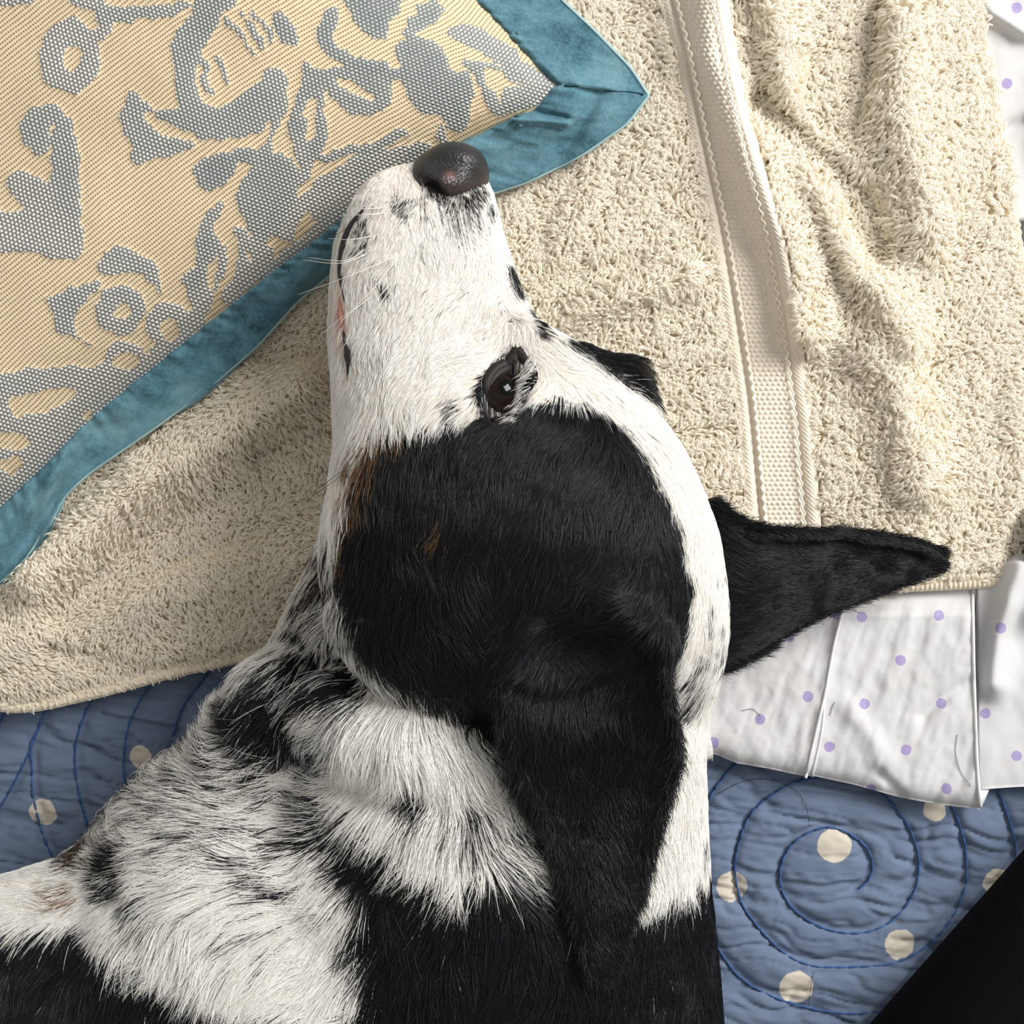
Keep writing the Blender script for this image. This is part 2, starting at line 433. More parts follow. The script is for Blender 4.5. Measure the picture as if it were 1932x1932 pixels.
def towel_z(px, py):
    z = .0100 + .0050 * (fbm(px / 210, py / 210, 51, 3) - .45)
    for ln, sg, h in FOLDS:
        d, _ = seg_dist(px, py, ln); z = z + 1.35 * h * np.exp(-(d / sg) ** 2)
    # pressed flat under the head and neck
    d, _ = seg_dist(px, py, [(830,450),(900,700),(1000,1000),(1050,1250)])
    w = np.exp(-(d / 210) ** 4); z = z * (1 - w) + .0085 * w
    d, _ = seg_dist(px, py, [(1060,160),(640,420),(350,650),(0,960)])
    ins = inpoly(px, py, [(1222,180),(920,370),(640,500),(330,780),(0,1105),(-700,1700),(-700,-900),(700,-500),(1060,0)])
    z = np.where(ins, np.minimum(z, .010), z)
    er = lerp_tab(XR, py) - px; eb = lerp_tab(YB, px) - py
    roll = np.clip(np.minimum(er, eb) / 45, 0, 1)
    z = z * (.55 + .45 * roll) 
    return np.maximum(z, .0078)

# ------------------------------------------------------------------ dotted sheet (lies on the quilt, its top under the towel)
DOTS1 = [(1626,1164),(1771,1161),(1580,1160),(1489,1202),(1699,1246),(1400,1250),(1524,1314),(1631,1328),(1776,1327),(1434,1357),(1565,1409),(1710,1415),(1346,1401),(1643,1490),(1786,1488)]
DOTS2 = [(1859,1346),(1918,1426),(1888,1185),(1900,158),(1918,15),(1960,300),(1990,90),(1945,1250)]
def dl(D, r, z):
    s = S(z); return [((x - 966) * s, (966 - y) * s, r * s) for x, y in D]
WHT = (c4(.56, .555, .555), c4(.64, .64, .655)); PUR = (c4(.30, .25, .46), c4(.42, .36, .58))
M['sheet1'] = dotted('dotted_cotton', WHT, PUR, dl(DOTS1, 10.2, .012), .00016, .0009)
M['sheet2'] = dotted('dotted_cotton_under', WHT, PUR, dl(DOTS2, 10.2, .004), .00016, .0009)
sheet = empty('dotted_sheet', (0.2, 0, 0))
tag(sheet, 'white cotton sheet with small purple dots folded over the quilt beside the dog', 'sheet')
off = np.array([0.2, 0, 0])
# under layer
u = axis_vals([(1180, 1820, 30), (1820, 1990, 5), (1990, 2300, 30)]); v = axis_vals([(-420, 0, 40), (0, 450, 6), (450, 1050, 30), (1050, 1470, 6)])
UX, UY = np.meshgrid(u, v, indexing='ij')
bot = np.where(UX < 1836, 1392, 1487 + 3 * np.sin(UX / 40.0))
UYs = -420 + (UY + 420) * ((bot + 420) / (1470 + 420))
z = .0055 + .0035 * (fbm(UX / 70, UYs / 120, 61, 3) - .3)
dd, _ = seg_dist(UX, UYs, [(1945,980),(1915,1090),(1885,1200),(1875,1290)]); z += .011 * np.exp(-(dd / 26) ** 2)
dd, _ = seg_dist(UX, UYs, [(1990,1000),(1960,1150)]); z += .014 * np.exp(-(dd / 40) ** 2)
dd, _ = seg_dist(UX, UYs, [(1870,20),(1932,60),(1990,70)]); z += .006 * np.exp(-(dd / 14) ** 2)
dd, _ = seg_dist(UX, UYs, [(1890,250),(1932,230)]); z -= .004 * np.exp(-(dd / 14) ** 2)
z = np.where((UYs > 1100) & (UX < 1845), .0020, z)
z = np.where((UX < 1800) | ((UX < 1935) & (UYs > 420) & (UYs < 1060)), .0012, z)
Vt = P(UX, UYs, z); pl = P(UX, UYs, .004) * [1, 1, 0]
slab('under_layer', Vt - off, len(u), len(v), .0016, M['sheet2'], sheet, {'plane': pl.reshape(-1, 3)})
# the folded-over panel
BT = [(1180,1405),(1300,1412),(1332,1419),(1355,1425),(1390,1440),(1450,1450),(1510,1463),(1540,1465),(1610,1480),(1700,1505),(1780,1519),(1851,1527)]
RT = [(1000,1832),(1110,1836),(1250,1838),(1350,1841),(1450,1845),(1527,1851)]
nu, nv = 150, 110
a, b = np.meshgrid(np.linspace(0, 1, nu), np.linspace(0, 1, nv), indexing='ij')
PX = 1180 + a * 660; 
for _ in range(3):
    PYb = lerp_tab(BT, PX); PY = 1040 + b * (PYb - 1040); PX = 1180 + a * (lerp_tab(RT, PY) - 1180)
z = .0125 + .004 * (fbm(PX / 90, PY / 150, 71, 3) - .5)
wr = vnoise(PX / 26 + PY / 90, PY / 120, 77); z += .0016 * (wr - .5) + .0011 * (fbm(PX / 24, PY / 34, 78, 3) - .5)
z += .0012 * (fbm(PX / 16 + PY / 40, PY / 60, 80, 2) - .5)
SEAM = [(1600,1120),(1575,1210),(1556,1310),(1535,1400),(1520,1466)]
SEAM2 = [(1556,1310),(1550,1380),(1532,1464)]
dd, _ = seg_dist(PX, PY, SEAM); z += .0014 * np.exp(-(dd / 9) ** 2)
dd, _ = seg_dist(PX, PY, [(1740,1350),(1790,1310),(1830,1285)]); z -= .002 * np.exp(-(dd / 12) ** 2)
dd, _ = seg_dist(PX, PY, [(1600,1330),(1640,1390),(1670,1440)]); z += .0025 * np.exp(-(dd / 22) ** 2)
dd, _ = seg_dist(PX, PY, [(1660,1460),(1700,1500)]); z -= .002 * np.exp(-(dd / 10) ** 2)
eb = (lerp_tab(BT, PX) - PY); z = z - .006 * np.exp(-np.clip(eb, 0, None) / 14) 
z = np.where(PY < 1120, np.minimum(z, .0042), z); z = np.where((PY >= 1120) & (PY < 1160), .0042 + (z - .0042) * (PY - 1120) / 40, z)
def sheet_top(px, py): return .0135
Vt = P(PX, PY, z); pl = P(PX, PY, .012) * [1, 1, 0]
fpanel = slab('folded_panel', Vt - off, nu, nv, .0022, M['sheet1'], sheet, {'plane': pl.reshape(-1, 3)})
bv = BVHTree.FromPolygons([tuple(x) for x in Vt.reshape(-1, 3)], [tuple(int(i) for i in f) for f in grid_faces(nu, nv)])
def drop(bvh, px, py, lift):
    out = []
    for x, y in zip(px, py):
        d = Vector(P(x, y, 0.0)) - Vector((0, 0, H)); h = bvh.ray_cast(Vector((0, 0, H)), d.normalized())
        p = np.array(h[0]) if h[0] is not None else P(x, y, .012)
        out.append(p + np.array([0, 0, lift]))
    return np.array(out)
q = smooth_line(SEAM, 60); tube('pintuck', drop(bv, q[:, 0], q[:, 1], .0003) - off, .0007, M['sheet_seam'], fpanel)
q = smooth_line(SEAM2, 30); tube('pintuck', drop(bv, q[:, 0], q[:, 1], .0003) - off, .0006, M['sheet_seam'], fpanel)
q = smooth_line([(lerp_tab(RT, y) - 1.5, y) for y in np.linspace(1112, 1522, 12)], 70); tube('hem_edge', drop(bv, q[:, 0], q[:, 1], .0002) - off, .0008, M['sheet_seam'], fpanel)
# turned-under corner showing below the hem
tri = P([1846, 1868, 1852, 1846], [1485, 1486, 1524, 1526], [.006, .005, .006, .008]) 
slab('turned_corner', (np.array([tri[0], tri[1], tri[3], tri[2]])) - off, 2, 2, .0012, M['sheet_seam'], sheet)

# ------------------------------------------------------------------ towel
towel = empty('towel', (0.1, 0.1, 0)); toff = np.array([0.1, 0.1, 0])
tag(towel, 'cream terry bath towel with a woven border band under the head', 'towel')
nu, nv = 260, 210
a, b = np.meshgrid(np.linspace(0, 1, nu), np.linspace(0, 1, nv), indexing='ij')
PX = -420 + a * 2320
for _ in range(4):
    PY = lerp_tab(YB, PX) + b * (-460 - lerp_tab(YB, PX)); PX = -420 + a * (lerp_tab(XR, PY) + 420)
TZ = towel_z(PX, PY)
TV = P(PX, PY, TZ)
slab('base_cloth', TV - toff, nu, nv, .0020, M['towel_base'], towel)
BL = [(-460,1150),(-100,1228),(0,1243),(100,1272),(250,1300),(400,1330),(560,1357),(750,1386),(980,1408),(1200,1430)]
BR = [(-460,1290),(-100,1350),(0,1375),(150,1400),(330,1447),(450,1480),(620,1511),(800,1535),(985,1549),(1200,1560)]
# border band: woven strip with twill ridges, chain lines and a waffle ground
ny, nx = 620, 66
yy, tt = np.meshgrid(np.linspace(-120, 1118, ny), np.linspace(0, 1, nx), indexing='ij')
xl, xr = lerp_tab(BL, yy), lerp_tab(BR, yy); XX = xl + (xr - xl) * tt
w = (xr - xl); X_ = tt * w
waf = np.abs(np.sin(np.pi * (X_ + 4 * (np.floor(yy / 9) % 2)) / 10.5)) * np.abs(np.sin(np.pi * yy / 9))
twl = .5 + .5 * np.sin(2 * np.pi * (yy - 1.1 * X_) / 9.0)
edge = lambda c, s: np.exp(-((tt - c) / s) ** 2)
zz = towel_z(XX, yy) + .0022 + .0009 * waf * ((tt > .3) & (tt < .74)) + .0016 * (edge(.10, .075) + edge(.90, .09)) * (.7 + .3 * twl) + .0008 * edge(.24, .03) - .0010 * edge(.185, .02) - .0010 * edge(.795, .02)
band = slab('border_band', P(XX, yy, zz) - toff, ny, nx, .0016, M['band'], towel)
for c, nm in ((.255, 'chain_stitch'), (.775, 'chain_stitch')):
    y = np.linspace(-110, 1112, 520); i = np.arange(520)
    x = lerp_tab(BL, y) + (lerp_tab(BR, y) - lerp_tab(BL, y)) * c + 2.6 * np.sin(i * 2 * np.pi / 8)
    z = towel_z(x, y) + .0040
    tube(nm, P(x, y, z) - toff, .00055 if c < .5 else .00042, M['chain'], band, 6)
# terry loops
def in_band(px, py): 
    return (px > lerp_tab(BL, py) + 3) & (px < lerp_tab(BR, py) - 3) & (py > -130)
NT_ = 238000
ux = rng.uniform(-380, 2030, NT_); uy = rng.uniform(-400, 1360, NT_)
ok = (ux < lerp_tab(XR, uy) - 3) & (uy < lerp_tab(YB, ux) - 10) & ~in_band(ux, uy)
hid = inpoly(ux, uy, [(700,420),(900,400),(960,620),(1180,800),(1310,1000),(1330,1160),(720,1180),(690,800),(690,560)])
cus = inpoly(ux, uy, [(1130,180),(920,310),(640,430),(330,720),(0,1040),(-700,1600),(-700,-900),(700,-500),(960,0)])
ok &= ~hid & ~cus
ux, uy = ux[ok], uy[ok]; n = len(ux)
root = P(ux, uy, towel_z(ux, uy) - .0002)
fine = np.where(ux < 700, 1.0, 0.0)                                   # softer, flatter pile at the lower left
ang = 2 * np.pi * fbm(ux / 150, uy / 150, 91, 2) * 2.4 + rng.normal(0, .75, n)
ang = np.where(fine > 0, -2.0 + 1.2 * (fbm(ux / 200, uy / 140, 95, 2) - .5) * 4 + rng.normal(0, .5, n), ang)
dv = np.stack([np.cos(ang), np.sin(ang), np.zeros(n)], 1); up = np.array([0, 0, 1.0])
hgt_ = (.0028 + .0016 * rng.random(n)) * np.where(fine > 0, .85, 1); ln_ = (.0026 + .0022 * rng.random(n)) * np.where(fine > 0, .95, 1)
sd = np.stack([-dv[:, 1], dv[:, 0], np.zeros(n)], 1) * (rng.normal(0, .0013, n))[:, None]
T = np.array([0, .3, .6, .85, 1.0]); 
prof_h = np.array([0, .72, 1.0, .80, .45]); prof_l = np.array([0, .12, .45, .85, 1.0])
pts = root[:, None] + up * (hgt_[:, None, None] * prof_h[None, :, None]) + dv[:, None] * (ln_[:, None, None] * prof_l[None, :, None]) + sd[:, None] * (T[None, :, None] ** 2)
tone = .90 + .16 * rng.random(n)
col = np.array([.95, .895, .785])[None] * tone[:, None]
strands('terry_pile', pts - toff, np.array([.00034, .00042, .00046, .00042, .00026])[None] * (.85 + .3 * rng.random((n, 1))) * np.where(fine > 0, .85, 1)[:, None], col, M['terry'], towel)
tag(bpy.data.objects['terry_pile'], 'looped cream terry pile')
# hem along the bottom edge
hx = np.linspace(-400, 1900, 900); hy = lerp_tab(YB, hx); ker = np.hanning(41); ker /= ker.sum()
hyp = np.convolve(np.pad(hy, 20, 'edge'), ker, 'valid')
cr = np.linspace(-1, 1, 9)
HX = hx[:, None] + 0 * cr; HY = hyp[:, None] - 9 + 13 * cr[None]
hz = towel_z(hx, hyp - 16)[:, None] + .0012 + .0016 * np.sqrt(np.clip(1 - cr ** 2, 0, 1))[None] + .0005 * np.sin(hx * 2 * np.pi / 9)[:, None] * (hx > 1200)[:, None] 
hz[:, -1] -= .0025; hz[:, 0] -= .0006
slab('hem', P(HX, HY, hz) - toff, 900, 9, .0018, M['hem'], towel)

# ------------------------------------------------------------------ cushion
cushion = empty('cushion', (-.2, .2, .0)); coff = np.array([-.2, .2, 0])
tag(cushion, 'square tapestry cushion with grey-blue leaf pattern and wide teal velvet flange', 'cushion')
C0 = np.array([1060.0, 160.0])
E1 = [(0,(1060,160)),(65,(1018,208)),(190,(905,258)),(330,(780,330)),(480,(655,412)),(640,(530,506)),(860,(355,645)),(1080,(178,788)),(1230,(72,895)),(1330,(0,962)),(1700,(-300,1195))]
E2 = [(0,(1060,160)),(70,(1008,108)),(170,(942,38)),(225,(906,0)),(480,(735,-190)),(1600,(-20,-1020))]
def evalE(E, s):
    t = np.array([e[0] for e in E], float); p = np.array([e[1] for e in E], float)
    return np.stack([np.interp(s, t, p[:, 0]), np.interp(s, t, p[:, 1])], -1)
def sm(E, s, w=25):
    return (evalE(E, np.maximum(s - w, 0)) + 2 * evalE(E, s) + evalE(E, s + w)) / 4 if w else evalE(E, s)
av = axis_vals([(0, 1420, 3.3), (1420, 1700, 9)]); bvv = axis_vals([(0, 1010, 3.3), (1010, 1600, 10)])
A, B = np.meshgrid(av, bvv, indexing='ij')
wA = np.minimum(A, 25)[..., None]; 
pE1 = (evalE(E1, np.maximum(A - wA[..., 0], 0)) + 2 * evalE(E1, A) + evalE(E1, A + wA[..., 0])) / 4
wB = np.minimum(B, 25)
pE2 = (evalE(E2, np.maximum(B - wB, 0)) + 2 * evalE(E2, B) + evalE(E2, B + wB)) / 4
UVp = pE1 + pE2 - C0
px, py = UVp[..., 0], UVp[..., 1]
fa = 1 - np.exp(-A / 150.0); fb = 1 - np.exp(-B / 120.0)
far = np.clip((1700 - A) / 250, 0, 1) * np.clip((1600 - B) / 250, 0, 1)
SEAMZ = .026
cz = SEAMZ + (.046 * fa * fb + .006 * np.sqrt(np.minimum(A, B) / 40).clip(0, 1)) * far ** .5 + .003 * (fbm(px / 160, py / 160, 101, 2) - .5) * fa * fb

# motif painted as strokes and blobs in the weave (pixel outlines traced from the cloth)
def stroke(pts, w0, w1=None, dark=.3):
    return ('s', smooth_line(pts, 24), w0, w0 if w1 is None else w1, dark)
def poly(pts, dark=.5, v=1): return ('p', smooth_line(list(pts) + [pts[0]], 90), v, 0, dark)
def ring(cx, cy, rx, ry, irx, iry, dark=.1, icx=None, icy=None): return ('r', (cx, cy, rx, ry, irx, iry, icx or cx, icy or cy), 1, 0, dark)
MOT = [
 stroke([(-20,2),(20,8),(62,2)], 9, 7, .05), stroke([(130,-10),(170,5),(192,20),(205,40),(195,60),(170,72)], 13, 12, .1),
 stroke([(200,30),(260,26),(320,20),(352,8)], 18, 8, .35),
 ring(132,108,58,68,18,24,.05,138,112), poly([(110,40),(140,28),(175,70),(150,70),(100,75)], .05),
 poly([(70,198),(105,196),(132,225),(145,275),(148,340),(152,400),(150,470),(110,486),(60,475),(0,478),(-30,440),(-20,410),(40,400),(80,375),(100,330),(98,290),(95,262),(92,240),(104,232),(98,262),(85,288),(60,285),(42,262),(38,235),(48,210)], .35),
 poly([(5,340),(40,325),(90,345),(110,380),(60,400),(30,380)], .1), poly([(-30,400),(30,402),(80,392),(150,420),(150,480),(110,488),(50,470),(-30,475)], .08),
 # large central leaf scroll
 poly([(370,-10),(460,-10),(430,18),(410,55),(398,75),(385,95),(372,120),(368,150),(382,190),(420,205),(470,170),(520,125),(540,140),(540,175),(520,215),(500,240),(470,258),(400,262),(350,250),(300,220),(270,205),(262,190),(288,205),(325,212),(340,195),(330,150),(322,110),(332,60),(355,30)], .6),
 poly([(250,165),(262,178),(285,205),(270,215),(290,240),(318,262),(330,258),(320,275),(290,295),(255,312),(248,280),(232,250),(228,215),(240,185)], .4),
 poly([(330,258),(370,270),(340,285),(290,300),(300,280)], .4),
 stroke([(375,110),(395,125),(385,150),(400,175)], 6, 6, .2), stroke([(430,40),(455,70),(480,100)], 7, 5, .5), stroke([(405,110),(420,135),(430,160)], 6, 4, .5),
 stroke([(455,20),(480,55),(500,95)], 6, 5, .55), stroke([(480,25),(505,55),(510,80)], 6, 5, .6),
 poly([(515,22),(540,30),(560,60),(558,82),(540,85),(520,60)], .9),
 poly([(500,130),(530,128),(542,150),(545,190),(530,230),(515,260),(505,300),(480,310),(470,300),(500,270),(515,235),(520,200),(515,165),(495,150)], .4),
 # leaf with slot at 600,200
 poly([(572,112),(600,125),(640,130),(690,125),(730,150),(738,190),(715,215),(670,215),(630,190),(610,165),(612,200),(618,240),(610,280),(590,310),(570,300),(545,260),(545,225),(562,180),(568,150)], .7),
 ('p', smooth_line([(582,185),(596,190),(600,215),(590,260),(575,265),(578,225),(570,215),(582,185)], 60), 0, 0, 0),
 ('p', smooth_line([(632,150),(660,150),(690,170),(710,192),(690,188),(660,175),(640,165),(632,150)], 60), 0, 0, 0),
 # upper scroll leaf
 poly([(640,-10),(755,-10),(752,15),(735,40),(730,70),(718,78),(680,60),(660,30)], .95),
 stroke([(625,30),(612,65),(630,100),(665,120),(710,125),(745,145)], 15, 12, .95),
 poly([(785,5),(820,0),(843,18),(830,35),(805,48),(785,58),(775,45),(780,25)], .9),
 poly([(740,90),(765,70),(790,65),(830,85),(850,115),(855,135),(880,130),(890,160),(890,215),(878,245),(850,248),(840,225),(830,215),(800,212),(770,190),(758,150),(752,120)], .85),
 stroke([(770,60),(775,40),(800,45)], 10, 8, .9),
 poly([(838,60),(870,45),(920,62),(960,85),(985,110),(1010,130),(1045,150),(1055,168),(1010,200),(960,215),(935,215),(915,190),(900,150),(930,170),(945,200),(950,165),(985,160),(960,130),(925,108),(900,95),(880,90),(860,75)], .45),
 ('p', smooth_line([(905,130),(930,140),(960,150),(950,160),(935,150),(940,175),(925,160),(905,130)], 50), 0, 0, 0),
 stroke([(882,115),(905,135),(912,165),(925,195)], 8, 9, .8), stroke([(890,118),(935,125),(975,150)], 6, 7, .6),
 stroke([(835,250),(830,262),(842,280)], 8, 6, .2),
 # lower centre: bud and fronds
 poly([(430,288),(470,278),(500,285),(480,300),(450,310),(440,330),(420,352),(395,358),(372,345),(365,320),(380,302)], .85),
 poly([(455,345),(470,320),(520,290),(545,300),(565,330),(560,370),(540,420),(500,455),(470,430),(450,390),(445,365)], .6),
 poly([(415,375),(420,395),(405,430),(420,455),(410,480),(390,520),(385,560),(362,580),(350,550),(345,520),(368,500),(375,440),(385,410)], .6),
 stroke([(425,470),(415,510),(405,545)], 8, 6, .3), stroke([(455,440),(460,480),(450,520)], 10, 8, .25), stroke([(480,460),(500,480),(470,520),(430,560)], 15, 18, .1),
 stroke([(620,340),(590,370),(560,400),(540,440)], 14, 16, .15), stroke([(560,260),(570,290),(580,320),(560,345)], 13, 12, .2),
 stroke([(800,285),(740,300),(690,310),(650,330),(620,365),(600,400)], 20, 18, .35), stroke([(700,330),(680,360),(650,380),(630,400)], 18, 20, .15),
 stroke([(760,255),(700,275),(640,290),(610,300)], 10, 8, .7), stroke([(790,320),(740,320)], 18, 12, .1),
 stroke([(770,322),(690,372),(620,422),(550,478),(500,518)], 15, 13, .12),
 # lower left: flower curl
 poly([(225,455),(232,465),(250,475),(290,490),(300,520),(305,545),(312,560),(300,555),(290,535),(270,520),(240,518),(215,520),(190,515),(185,500),(205,480)], .3),
 poly([(85,558),(105,560),(130,545),(185,530),(190,545),(165,560),(160,575),(145,590),(140,610),(150,630),(170,645),(182,658),(160,650),(135,632),(105,628),(100,605),(95,585)], .35),
 ring(230,585,45,48,16,12,.25,232,588), ring(320,612,42,42,15,20,.08,318,622),
 ring(235,685,42,44,26,16,.1,240,680), stroke([(185,695),(215,712),(260,705)], 9, 9, .1),
 stroke([(385,560),(370,600),(340,645),(300,690)], 16, 12, .05), stroke([(300,665),(270,700),(240,735),(190,775)], 18, 20, .02),
 poly([(-20,700),(60,698),(150,690),(200,710),(215,740),(170,770),(120,800),(80,840),(60,870),(30,860),(-20,850)], .15),
 ('p', smooth_line([(10,755),(60,745),(110,735),(150,735),(130,755),(80,775),(30,790),(10,755)], 50), 0, 0, 0),
 ('p', smooth_line([(-20,820),(25,815),(55,830),(40,850),(-20,850)], 40), 0, 0, 0),
 stroke([(150,800),(110,840),(60,890),(10,940),(-30,975)], 18, 26, .03), poly([(-20,870),(20,900),(0,960),(-40,960)], .1),
]
mot = np.zeros(px.shape); dark = np.zeros(px.shape)
mpx, mpy = np.abs(px), np.abs(py)                    # the damask mirrors beyond the visible repeat
wobx = mpx + 9 * (vnoise(px / 9, py / 9, 201) - .5) + 8 * (vnoise(px / 30, py / 30, 203) - .5); woby = mpy + 9 * (vnoise(px / 9, py / 9, 202) - .5) + 8 * (vnoise(px / 30, py / 30, 204) - .5)
for kind_, a_, b_, c_, dk in MOT:
    if kind_ == 's':
        x0, y0 = a_.min(0) - 40; x1, y1 = a_.max(0) + 40
    elif kind_ == 'p':
        x0, y0 = a_.min(0) - 8; x1, y1 = a_.max(0) + 8
    else:
        x0, y0, x1, y1 = a_[0] - a_[2] - 8, a_[1] - a_[3] - 8, a_[0] + a_[2] + 8, a_[1] + a_[3] + 8
    m = (mpx > x0) & (mpx < x1) & (mpy > y0) & (mpy < y1)
    X, Y = wobx[m], woby[m]
    if kind_ == 's':
        d, al = seg_dist(X, Y, [tuple(q) for q in a_]); tot = np.sum(np.linalg.norm(np.diff(a_, axis=0), axis=1))
        hit = d < b_ + (c_ - b_) * al / tot; val = 1
    elif kind_ == 'p':
        hit = inpoly(X, Y, a_); val = b_
    else:
        cx, cy, rx, ry, irx, iry, icx, icy = a_
        hit = (((X - cx) / rx) ** 2 + ((Y - cy) / ry) ** 2 < 1) & ~(((X - icx) / irx) ** 2 + ((Y - icy) / iry) ** 2 < 1); val = 1
    t_ = mot[m]; t_[hit] = val; mot[m] = t_
    t_ = dark[m]; t_[hit] = dk; dark[m] = t_
def blur(a, r):
    for ax in (0, 1):
        a = sum(np.roll(a, k_, ax) for k_ in range(-r, r + 1)) / (2 * r + 1)
    return a
dark = np.clip(blur(dark, 4) + .3 * (fbm(px / 30, py / 30, 205, 2) - .5), 0, 1)
mots = blur(mot, 1)
cz = cz + .0006 * mots
V = P(px, py, cz) - coff
weave = np.stack([A + 0 * B, B + 0 * A, 0 * A], -1).reshape(-1, 3)
slab('front_panel', V, len(av), len(bvv), .003, M['tapestry'], cushion, {'weave': weave, 'motif': mots.ravel(), 'motif_dark': dark.ravel()})
# back panel bulging down to the towel
A2, B2 = np.meshgrid(np.linspace(0, 1700, 60), np.linspace(0, 1600, 56), indexing='ij')
U2 = evalE(E1, A2) + evalE(E2, B2) - C0
far2 = np.clip((1700 - A2) / 250, 0, 1) * np.clip((1600 - B2) / 250, 0, 1)
z2 = SEAMZ - .003 - .009 * (1 - np.exp(-A2 / 60)) * (1 - np.exp(-B2 / 60)) * far2
slab('back_panel', P(U2[..., 0], U2[..., 1], z2) - coff, 60, 56, .002, M['velvet'], cushion)
# velvet flange, two mitred sides
F1 = [(0,(1222,180)),(60,(1183,232)),(160,(1100,290)),(270,(1000,340)),(370,(915,368)),(480,(790,425)),(640,(640,502)),(760,(556,572)),(860,(486,650)),(960,(400,724)),(1080,(300,800)),(1200,(165,893)),(1260,(118,938)),(1310,(92,990)),(1380,(52,1055)),(1460,(-10,1112)),(1800,(-330,1380))]
F2 = [(0,(1222,180)),(70,(1188,128)),(170,(1120,58)),(250,(1058,0)),(480,(890,-190)),(1600,(60,-1080))]
def flange(name, E, F, L, nA, seedn):
    s = np.linspace(0, L, nA); c0_ = np.linspace(-.12, 1, 28); c = np.clip(c0_, 0, 1)
    def smE(E_, s_, w):
        w = np.minimum(s_, w); return (evalE(E_, s_ - w) + 2 * evalE(E_, s_) + evalE(E_, s_ + w)) / 4
    tE = np.array([e[0] for e in E], float)[-1]; tF = np.array([f[0] for f in F], float)[-1]
    a_ = smE(E, s / L * tE, 18); b_ = smE(F, s / L * tF, 14)
    X = a_[:, None] * (1 - c0_[None, :, None]) + b_[:, None] * c0_[None, :, None]
    x, y = X[..., 0], X[..., 1]
    S_ = s[:, None] + 0 * c
    zt = np.maximum(towel_z(x, y), .009) + .0075
    kk = np.hanning(41); kk /= kk.sum()
    zt = np.stack([np.convolve(np.pad(zt[:, i_], 20, 'edge'), kk, 'valid') for i_ in range(zt.shape[1])], 1)
    z = (SEAMZ + .002) * (1 - c[None]) ** 1.5 + zt * (1 - (1 - c[None]) ** 1.5) + .0035
    z = z + .0036 * (fbm(S_ / 80, c[None] * 1.5 + 0 * S_, seedn, 3) - .5) * 2 * np.sin(np.pi * np.clip(c[None] * .8 + .12, 0, 1))
    z = z + .0030 * (vnoise(S_ / 14, c[None] * 2.2 + 0 * S_, seedn + 9) - .5) * np.exp(-c[None] * 3.0)
    z = z - .004 * np.clip(-c0_ / .12, 0, 1)[None]
    return x, y, z, c, s
x, y, z, c, s = flange('f', E1, F1, 1750, 520, 301)
for cx_, cy_, sx_, h_ in ((88, 925, 20, .006), (70, 985, 22, -.005), (560, 540, 26, .004), (600, 560, 30, -.006), (1095, 235, 16, -.004)):
    z = z + h_ * np.exp(-(((x - cx_) + .6 * (y - cy_)) / sx_) ** 2) * np.exp(-(((y - cy_)) / 70) ** 2)
d_, _ = seg_dist(x, y, [(970,226),(1010,226),(1070,232)]); z += .003 * np.exp(-(d_ / 7) ** 2) - .0035 * np.exp(-(seg_dist(x, y, [(1000,214),(1068,222)])[0] / 7) ** 2)
FX1, FY1, FZ1 = x, y, z
flg = slab('flange', P(x, y, z) - coff, 520, 28, .0035, M['velvet'], cushion)
tube('flange_edge', P(x[:, -1], y[:, -1], z[:, -1] - .0015) - coff, .0011, M['velvet_edge'], flg, 8)
x, y, z, c, s = flange('f', E2, F2, 1650, 300, 333)
z[0] = FZ1[0]
flg2 = slab('flange', P(x, y, z) - coff, 300, 28, .0035, M['velvet'], cushion)
tube('flange_edge', P(x[:, -1], y[:, -1], z[:, -1] - .0015) - coff, .0011, M['velvet_edge'], flg2, 8)
m_ = smooth_line([(1066,161),(1110,162),(1150,170),(1190,174),(1214,178)], 40)
mz = np.interp(np.linspace(0, 1, 40), np.linspace(-.12, 1, 28), FZ1[0]) + .0001
tube('mitre_seam', P(m_[:, 0], m_[:, 1], mz) - coff, .0005, M['velvet_seam'], flg, 6)

# ------------------------------------------------------------------ black garment at the corner
garment = empty('black_garment', (.2, -.24, 0)); goff = np.array([.2, -.24, 0])
tag(garment, 'black knit garment crossing the corner of the blue quilt', 'clothing')
p0 = P(1560, 2052, .012); p1 = P(2180, 1350, .012)
ax_ = (p1 - p0) / np.linalg.norm(p1 - p0); L = np.linalg.norm(p1 - p0); side = np.array([ax_[1], -ax_[0], 0])
nA, nB = 90, 60
tA = np.linspace(0, 1, nA); tB = np.linspace(0, np.pi, nB)
AA, BB = np.meshgrid(tA, tB, indexing='ij')
rad = .075
cx_ = (1 - np.cos(BB)) * rad
hz = .003 + .095 * np.sin(BB) ** .75 + .0035 * (fbm(AA * 5, BB * 2.5, 401, 3) - .5) * np.sin(BB)
hz = hz - .0022 * np.exp(-((BB - 1.15) / .04) ** 2)
V = p0 + AA[..., None] * L * ax_ + cx_[..., None] * side; V[..., 2] = hz
slv = slab('fabric', V - goff, nA, nB, .0025, M['black'], garment)
ssm = V[:, 22].copy(); ssm[:, 2] += .0004
tube('side_seam', ssm - goff, .0008, M['black'], slv, 6)

